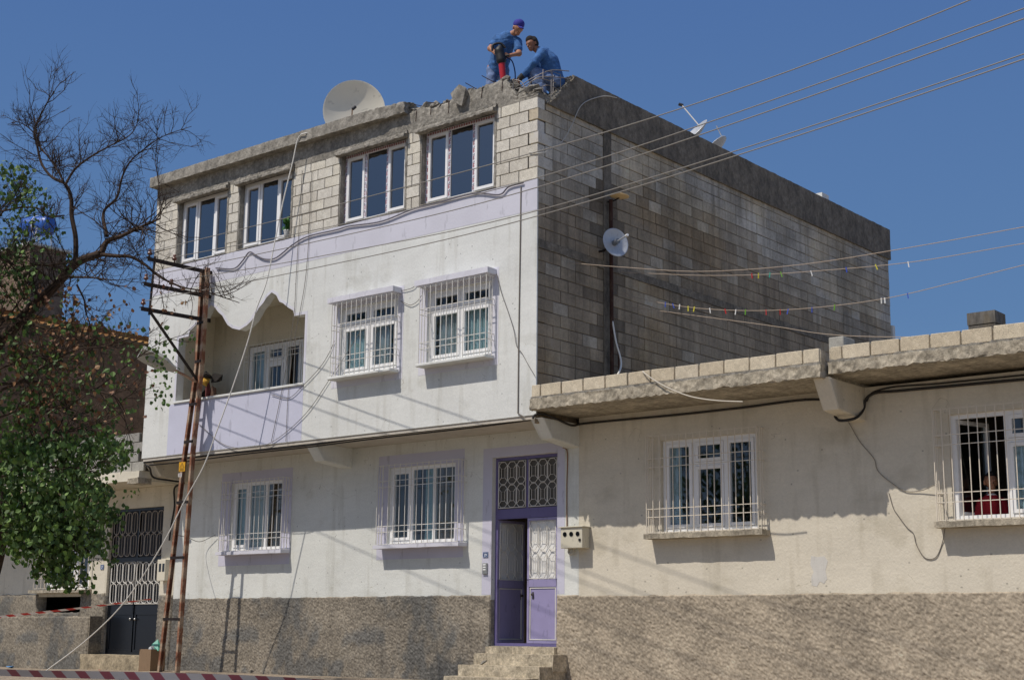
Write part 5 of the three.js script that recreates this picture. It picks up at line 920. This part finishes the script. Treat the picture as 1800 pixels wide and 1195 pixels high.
// trees across the street, seen as reflections in the ground-floor windows
function plainTree(x, z, h, label) {
  const y0 = groundY(x, z), t = thing('roadside_tree', label, 'tree', [x, y0, z]), wood = [tube([[x, y0 - 0.1, z], [x + 0.05, y0 + h * 0.35, z], [x, y0 + h * 0.6, z + 0.1]], 0.2, 0.1, 8)], lv = [];
  for (let i = 0; i < 22; i++) { const a = rr(0, 6.28), s = V(x, y0 + h * rr(0.3, 0.6), z), e = s.clone().add(V(Math.cos(a) * rr(0.8, 2.3), rr(0.4, h * 0.42), Math.sin(a) * rr(0.8, 2.3))); wood.push(tube(curve([s, s.clone().lerp(e, 0.5).add(V(0, -0.15, 0)), e], 6), 0.06, 0.015, 5)); for (let k = 0; k < 90; k++) lv.push([e.clone().add(V(rr(-1, 1), rr(-0.8, 0.8), rr(-1, 1)).multiplyScalar(0.6)), rr(0.1, 0.18)]); }
  part(t, 'trunk', merge(wood), m_bark); part(t, 'crown', leafSheet(lv, GREEN), m_leaf);
}
plainTree(-5.5, 14.5, 7.5, 'leafy tree across the street, mirrored in the windows of the low cream house');
plainTree(0.5, 17.5, 8, 'taller leafy tree across the street opposite the low cream house');

/* ---------- people ---------- */
function sdf(bones, cell, k = 0.035, cut, fold = 0) {     // tapered capsules joined by a smooth minimum, meshed
  const lo = V(9, 9, 9), hi = V(-9, -9, -9);
  for (const [a, ra, b, rb] of bones) for (const [p, r] of [[a, ra], [b, rb]]) { lo.min(V(p[0] - r, p[1] - r, p[2] - r)); hi.max(V(p[0] + r, p[1] + r, p[2] + r)); }
  const c = lo.clone().add(hi).multiplyScalar(0.5), half = Math.max(hi.x - lo.x, hi.y - lo.y, hi.z - lo.z) / 2 + cell * 4, n = Math.min(110, Math.ceil(2 * half / cell));
  const mc = new MarchingCubes(n, m_plaster, false, false, 160000); mc.isolation = 0;
  const B = bones.map(([a, ra, b, rb]) => { const d = [b[0] - a[0], b[1] - a[1], b[2] - a[2]]; return [a, ra, d, rb, d[0] * d[0] + d[1] * d[1] + d[2] * d[2] || 1e-9]; });
  const h = n / 2;
  for (let z = 0; z < n; z++) for (let y = 0; y < n; y++) for (let x = 0; x < n; x++) {
    const X = c.x + (x - h) / h * half, Y = c.y + (y - h) / h * half, Q = c.z + (z - h) / h * half; let D = 9;
    for (const [a, ra, d, rb, l] of B) {
      const px = X - a[0], py = Y - a[1], pz = Q - a[2], t = clamp((px * d[0] + py * d[1] + pz * d[2]) / l), e = Math.hypot(px - d[0] * t, py - d[1] * t, pz - d[2] * t) - lerp(ra, rb, t);
      if (e - D > k) continue; const w = clamp(0.5 + 0.5 * (D - e) / k); D = lerp(D, e, w) - k * w * (1 - w);
    }
    if (cut) D = Math.max(D, cut(X, Y, Q)); if (fold && D < 0.05) D += fold * (1 - 2 * Math.abs(2 * fb3(X * 9 + 3, Y * 13, Q * 9, 2) - 1));
    mc.field[x + y * n + z * n * n] = -D;
  }
  mc.update();
  const g = new THREE.BufferGeometry(), P = mc.positionArray.slice(0, mc.count * 3), N = mc.normalArray.slice(0, mc.count * 3);
  for (let i = 0; i < P.length; i += 3) { P[i] = c.x + P[i] * half; P[i + 1] = c.y + P[i + 1] * half; P[i + 2] = c.z + P[i + 2] * half; }
  g.setAttribute('position', new THREE.BufferAttribute(P, 3)); g.setAttribute('normal', new THREE.BufferAttribute(N, 3)); return uvm(g);
}
const add3 = (a, b, s = 1) => [a[0] + b[0] * s, a[1] + b[1] * s, a[2] + b[2] * s];
function hand(wrist, fwd, side, up, curl) {      // palm and five bent fingers; fwd, side (thumb side), up unit vectors
  const at = (f, s, u) => add3(add3(add3(wrist, fwd, f), side, s), up, u), B = [];
  for (const s of [-0.03, -0.01, 0.012, 0.03]) B.push([at(0.01, s * 0.6, 0), 0.018, at(0.085, s, 0), 0.014]);
  [[-0.033, 0.055], [-0.012, 0.07], [0.010, 0.075], [0.031, 0.066]].forEach(([s, l]) => { const a = at(0.088, s, 0), b = at(0.088 + l * 0.5 * Math.cos(curl), s, -l * 0.5 * Math.sin(curl)), c = at(0.088 + l * 0.5 * Math.cos(curl) + l * 0.5 * Math.cos(curl * 2.1), s, -l * 0.5 * Math.sin(curl) - l * 0.5 * Math.sin(curl * 2.1)); B.push([a, 0.0095, b, 0.009], [b, 0.009, c, 0.008]); });
  B.push([at(0.025, 0.03, 0), 0.014, at(0.06, 0.058, -0.01), 0.011], [at(0.06, 0.058, -0.01), 0.011, at(0.09, 0.056, -0.03), 0.009]);
  return sdf(B, 0.005, 0.008);
}
function head(c, f, upv, skin) {                 // c centre, f facing, upv up: skull, jaw, nose, ears, brows
  const s = [f[1] * upv[2] - f[2] * upv[1], f[2] * upv[0] - f[0] * upv[2], f[0] * upv[1] - f[1] * upv[0]], at = (a, b, e) => add3(add3(add3(c, f, a), upv, b), s, e);
  return { at, geo: sdf([[at(-0.02, 0.03, 0), 0.085, at(0.015, 0.02, 0), 0.08], [at(0.03, -0.03, 0), 0.06, at(0.045, -0.075, 0), 0.042], [at(0.088, 0.01, 0), 0.010, at(0.108, -0.022, 0), 0.013], [at(0.085, 0.022, 0.03), 0.012, at(0.088, 0.024, 0.01), 0.012], [at(0.085, 0.022, -0.03), 0.012, at(0.088, 0.024, -0.01), 0.012], [at(0.078, -0.05, 0.018), 0.011, at(0.078, -0.05, -0.018), 0.011], [at(-0.005, 0.01, 0.086), 0.014, at(-0.01, -0.025, 0.084), 0.012], [at(-0.005, 0.01, -0.086), 0.014, at(-0.01, -0.025, -0.084), 0.012]], 0.0055, 0.02) };
}
const norm = a => { const l = Math.hypot(...a); return a.map(v => v / l); };
const m_skin = M(0xa9775a, { rough: 0.6 }), m_skinD = M(0x8a5d45, { rough: 0.6 }), m_hair = M(0x1c1715), m_eye = M(0x1a1412, { rough: 0.3 });
const m_workShirt = M(0x4a84d2, { map: [T_brown, 0.5] }), m_workPants = M(0x7fa0da, { map: [T_brown, 0.5] }), m_cap = M(0x35358c), m_glove = M(0x38352f);
// local frame of the figures: +x to the viewer's right, +z to the viewer
const eyes = (h, up = 0.012) => merge([0.032, -0.032].map(e => new THREE.SphereGeometry(0.011, 8, 6).translate(...h.at(0.078, up, e))));
{
  const t = thing('person', 'worker in blue T-shirt and cap bending over a demolition hammer on the roof', 'person', [-1.30, 9.335, -0.62]); t.rotation.y = 39.85 * RAD;
  const hip = [-0.08, 0.93, -0.05], chest = [0.05, 1.28, 0.14], sh = [0.1, 1.36, 0.2];
  const sL = [-0.09, 1.33, 0.17], sR = [0.26, 1.27, 0.2], eL = [-0.2, 1.12, 0.26], eR = [0.29, 1.02, 0.3], wL = [-0.12, 1.0, 0.38], wR = [0.13, 0.94, 0.4];
  const hd = head([0.27, 1.46, 0.33], norm([0.35, -0.55, 0.72]), norm([0.3, 0.8, 0.5]));
  const kL = [-0.19, 0.52, 0.06], kR = [0.06, 0.52, 0.05], fL = [-0.2, 0.08, -0.04], fR = [0.08, 0.08, -0.06];
  const body = merge([sdf([[hip, 0.13, chest, 0.15], [chest, 0.14, sh, 0.1], [sh, 0.06, [0.22, 1.41, 0.28], 0.055], [sL, 0.055, eL, 0.045], [eL, 0.042, wL, 0.03], [sR, 0.055, eR, 0.045], [eR, 0.042, wR, 0.03], [[-0.17, 0.88, -0.03], 0.09, kL, 0.06], [kL, 0.058, fL, 0.04], [[0.02, 0.88, -0.04], 0.09, kR, 0.06], [kR, 0.058, fR, 0.04]], 0.016), hd.geo,
    hand(wL, norm([0.5, -0.45, 0.6]), norm([0.6, 0.7, 0]), norm([-0.5, 0.6, 0.6]), 0.8), hand(wR, norm([-0.8, -0.35, 0.3]), norm([-0.2, 0.8, 0.5]), norm([0.3, 0.5, 0.8]), 0.8)]);
  sub(t, 'body', body, m_skin);
  sub(t, 'shirt', sdf([[[-0.085, 0.86, -0.05], 0.175, chest, 0.178], [chest, 0.165, sh, 0.12], [sh, 0.1, sL, 0.085], [sh, 0.1, sR, 0.085], [sL, 0.08, [-0.15, 1.2, 0.22], 0.078], [sR, 0.08, [0.28, 1.12, 0.26], 0.078]], 0.012, 0.03, null, 0.009), m_workShirt);
  sub(t, 'trousers', sdf([[[-0.08, 0.92, -0.05], 0.15, [-0.07, 0.84, -0.05], 0.15], [[-0.16, 0.86, -0.03], 0.11, kL, 0.085], [kL, 0.085, [-0.2, 0.13, -0.04], 0.075], [[0.02, 0.86, -0.04], 0.11, kR, 0.085], [kR, 0.085, [0.08, 0.13, -0.06], 0.075]], 0.012, 0.03, null, 0.009), m_workPants);
  sub(t, 'boots', sdf([[[-0.2, 0.06, -0.06], 0.055, [-0.21, 0.04, 0.12], 0.042], [[0.08, 0.06, -0.08], 0.055, [0.09, 0.04, 0.1], 0.042]], 0.012), m_black);
  const a = hd.at;
  sub(t, 'cap', merge([sdf([[a(-0.025, 0.06, 0), 0.098, a(0.0, 0.075, 0), 0.088]], 0.008, 0.02, (x, y, z) => { const p = a(-0.02, 0.038, 0), u = [a(0, 1, 0)[0] - a(0, 0, 0)[0], a(0, 1, 0)[1] - a(0, 0, 0)[1], a(0, 1, 0)[2] - a(0, 0, 0)[2]]; return -((x - p[0]) * u[0] + (y - p[1]) * u[1] + (z - p[2]) * u[2]); }), sdf([[a(0.07, 0.05, 0.04), 0.011, a(0.15, 0.042, 0.025), 0.009], [a(0.07, 0.05, -0.04), 0.011, a(0.15, 0.042, -0.025), 0.009], [a(0.07, 0.052, 0), 0.012, a(0.165, 0.045, 0), 0.009]], 0.006, 0.03)]), m_cap);
  sub(t, 'eyes', eyes(hd), m_eye);
  const j = thing('demolition_hammer', 'red and black demolition hammer held by the bending worker', 'power tool', [-1.30, 9.335, -0.62]); j.rotation.y = 39.85 * RAD;
  const top = [-0.02, 1.02, 0.44];
  sub(j, 'motor', sdf([[[-0.04, 1.0, 0.44], 0.075, [-0.01, 0.84, 0.44], 0.085], [[-0.03, 1.06, 0.44], 0.05, [-0.05, 1.0, 0.44], 0.07]], 0.012), m_black);
  sub(j, 'handle', merge([tube(curve([[-0.16, 1.0, 0.46], [-0.15, 1.1, 0.46], [-0.02, 1.13, 0.46], [0.06, 1.05, 0.46]], 14), 0.02, 0.02, 8), tube([[-0.02, 0.9, 0.44], [0.12, 0.92, 0.46]], 0.018, 0.018, 8)]), m_black);
  sub(j, 'red_barrel', merge([new THREE.CylinderGeometry(0.058, 0.05, 0.27, 18).translate(0, 0, 0).rotateZ(0.1).translate(0.015, 0.64, 0.44), new THREE.CylinderGeometry(0.048, 0.058, 0.05, 18).rotateZ(0.1).translate(0.0, 0.79, 0.44)].map(g => uvm(g))), M(0xb5262b, { rough: 0.3 }));
  sub(j, 'chuck', uvm(new THREE.CylinderGeometry(0.035, 0.028, 0.09, 14).rotateZ(0.1).translate(0.035, 0.47, 0.44)), M(0x8f9194, { rough: 0.35, metal: 0.8 }));
  sub(j, 'chisel', tube([[0.038, 0.45, 0.44], [0.055, 0.33, 0.44]], 0.013, 0.006, 8), M(0x6f7072, { rough: 0.4, metal: 0.8 }));
  const pc = new THREE.Vector3(0.16, 0.95, 0.44);
  solo('power_cord', 'blue cord trailing from the demolition hammer', 'cord', tube(curve([[0.05, 0.9, 0.44], [0.16, 0.86, 0.4], [0.22, 0.7, 0.36], [0.24, 0.45, 0.34], [0.3, 0.26, 0.3]].map(p => V(...p).applyAxisAngle(V(0, 1, 0), 39.85 * RAD).add(V(-1.30, 9.335, -0.62))), 20), 0.012, 0.012, 6), M(0x24335e));
}
{
  const t = thing('person', 'bareheaded worker in blue overalls crouching at the broken roof corner', 'person', [-0.22, 9.335, -0.62]); t.rotation.order = 'YXZ'; t.rotation.y = 39.85 * RAD; t.rotation.z = 0.16;
  const hip = [0.14, 0.34, -0.05], chest = [0.06, 0.7, 0.03], sh = [0.0, 0.84, 0.05], sA = [-0.04, 0.8, 0.2], sB = [0.02, 0.82, -0.14], eA = [-0.2, 0.62, 0.27], eB = [-0.22, 0.66, -0.1], wA = [-0.42, 0.46, 0.2], wB = [-0.44, 0.5, -0.02];
  const hd = head([-0.17, 1.02, 0.1], norm([-0.62, -0.22, 0.55]), norm([-0.12, 1, 0.1]));
  const kA = [-0.2, 0.5, 0.18], kB = [-0.22, 0.52, -0.12], fA = [-0.12, 0.06, 0.2], fB = [-0.15, 0.06, -0.12];
  sub(t, 'body', merge([sdf([[hip, 0.12, chest, 0.14], [chest, 0.13, sh, 0.1], [sh, 0.065, [-0.12, 0.95, 0.08], 0.06], [sA, 0.055, eA, 0.045], [eA, 0.042, wA, 0.03], [sB, 0.055, eB, 0.045], [eB, 0.042, wB, 0.03], [[0.1, 0.32, 0.08], 0.085, kA, 0.06], [kA, 0.058, fA, 0.04], [[0.1, 0.32, -0.14], 0.085, kB, 0.06], [kB, 0.058, fB, 0.04]], 0.016), hd.geo, hand(wA, norm([-0.7, -0.6, -0.1]), norm([0, 0.3, -0.9]), norm([-0.5, 0.7, 0.2]), 0.7), hand(wB, norm([-0.7, -0.6, 0.15]), norm([0, 0.3, 0.9]), norm([-0.5, 0.7, 0]), 0.7)]), m_skinD);
  sub(t, 'jacket', sdf([[[0.14, 0.33, -0.05], 0.16, chest, 0.175], [chest, 0.165, sh, 0.12], [sh, 0.1, sA, 0.085], [sh, 0.1, sB, 0.085], [sA, 0.085, eA, 0.066], [eA, 0.066, [-0.39, 0.48, 0.205], 0.05], [sB, 0.085, eB, 0.066], [eB, 0.066, [-0.41, 0.52, -0.02], 0.05], [sh, 0.08, [-0.06, 0.9, 0.07], 0.075]], 0.012, 0.03, null, 0.009), m_workShirt);
  sub(t, 'trousers', sdf([[hip, 0.15, [0.1, 0.32, -0.04], 0.15], [[0.1, 0.32, 0.08], 0.11, kA, 0.085], [kA, 0.085, [-0.125, 0.12, 0.2], 0.072], [[0.1, 0.32, -0.14], 0.11, kB, 0.085], [kB, 0.085, [-0.155, 0.12, -0.12], 0.072]], 0.012, 0.03, null, 0.009), m_workPants);
  sub(t, 'boots', sdf([[[-0.1, 0.06, 0.2], 0.055, [-0.27, 0.045, 0.22], 0.042], [[-0.13, 0.06, -0.12], 0.055, [-0.3, 0.045, -0.12], 0.042]], 0.012), m_black);
  const a = hd.at; sub(t, 'hair', sdf([[a(-0.03, 0.05, 0), 0.094, a(0.012, 0.075, 0), 0.076], [a(-0.045, -0.01, 0.035), 0.062, a(-0.045, -0.01, -0.035), 0.062], [a(0.0, 0.04, 0.07), 0.03, a(0.0, 0.04, -0.07), 0.03]], 0.007, 0.03), m_hair); sub(t, 'eyes', eyes(hd), m_eye);
  sub(t, 'work_gloves', merge([sdf([[add3(wA, [-0.7, -0.6, -0.1], -0.01), 0.042, add3(wA, [-0.7, -0.6, -0.1], 0.07), 0.045]], 0.01), sdf([[add3(wB, [-0.7, -0.6, 0.15], -0.01), 0.042, add3(wB, [-0.7, -0.6, 0.15], 0.07), 0.045]], 0.01)]), m_glove);
}
{
  const p = Z(1746, 905, -1.42), t = thing('person', 'child in red shirt with white collar looking out of the open window', 'person', [p.x, 1.25, p.z]); t.rotation.y = 25 * RAD;
  const y = p.y - 1.25, hd = head([0, y + 0.42, 0.06], norm([0.1, -0.08, 1]), [0, 1, 0]);
  sub(t, 'body', merge([sdf([[[0, y - 0.25, 0], 0.11, [0, y + 0.15, 0], 0.11], [[0, y + 0.2, 0.0], 0.05, [0, y + 0.32, 0.03], 0.045], [[-0.14, y + 0.15, 0], 0.04, [-0.18, y - 0.06, 0.05], 0.034], [[-0.18, y - 0.06, 0.05], 0.033, [-0.08, y - 0.06, 0.19], 0.026], [[0.14, y + 0.15, 0], 0.04, [0.18, y - 0.06, 0.05], 0.034], [[0.18, y - 0.06, 0.05], 0.033, [0.08, y - 0.06, 0.19], 0.026], [[-0.06, y - 0.25, 0], 0.07, [-0.06, 0.05, 0], 0.05], [[0.06, y - 0.25, 0], 0.07, [0.06, 0.05, 0], 0.05]], 0.022), hd.geo, hand([-0.08, y - 0.06, 0.19], [0.5, 0, 0.86], [0.86, 0, -0.5], [0, 1, 0], 0.4), hand([0.08, y - 0.06, 0.19], [-0.5, 0, 0.86], [-0.86, 0, -0.5], [0, 1, 0], 0.4)]), m_skin);
  sub(t, 'red_shirt', sdf([[[0, y - 0.3, 0], 0.135, [0, y + 0.16, 0], 0.13], [[-0.12, y + 0.16, 0], 0.065, [0.12, y + 0.16, 0], 0.065], [[-0.14, y + 0.15, 0], 0.062, [-0.18, y + 0.0, 0.03], 0.058], [[0.14, y + 0.15, 0], 0.062, [0.18, y + 0.0, 0.03], 0.058]], 0.012, 0.03, null, 0.006), M(0xa3202a));
  sub(t, 'collar', uvm(new THREE.TorusGeometry(0.062, 0.012, 6, 20).rotateX(Math.PI / 2 - 0.25).translate(0, y + 0.245, 0.02)), m_pvc);
  sub(t, 'hair', sdf([[hd.at(-0.03, 0.055, 0), 0.086, hd.at(0.01, 0.085, 0), 0.06], [hd.at(-0.05, 0, 0.03), 0.06, hd.at(-0.05, 0, -0.03), 0.06]], 0.008, 0.03), m_hair); sub(t, 'eyes', eyes(hd), m_eye);
}

renderer.render(scene, camera);
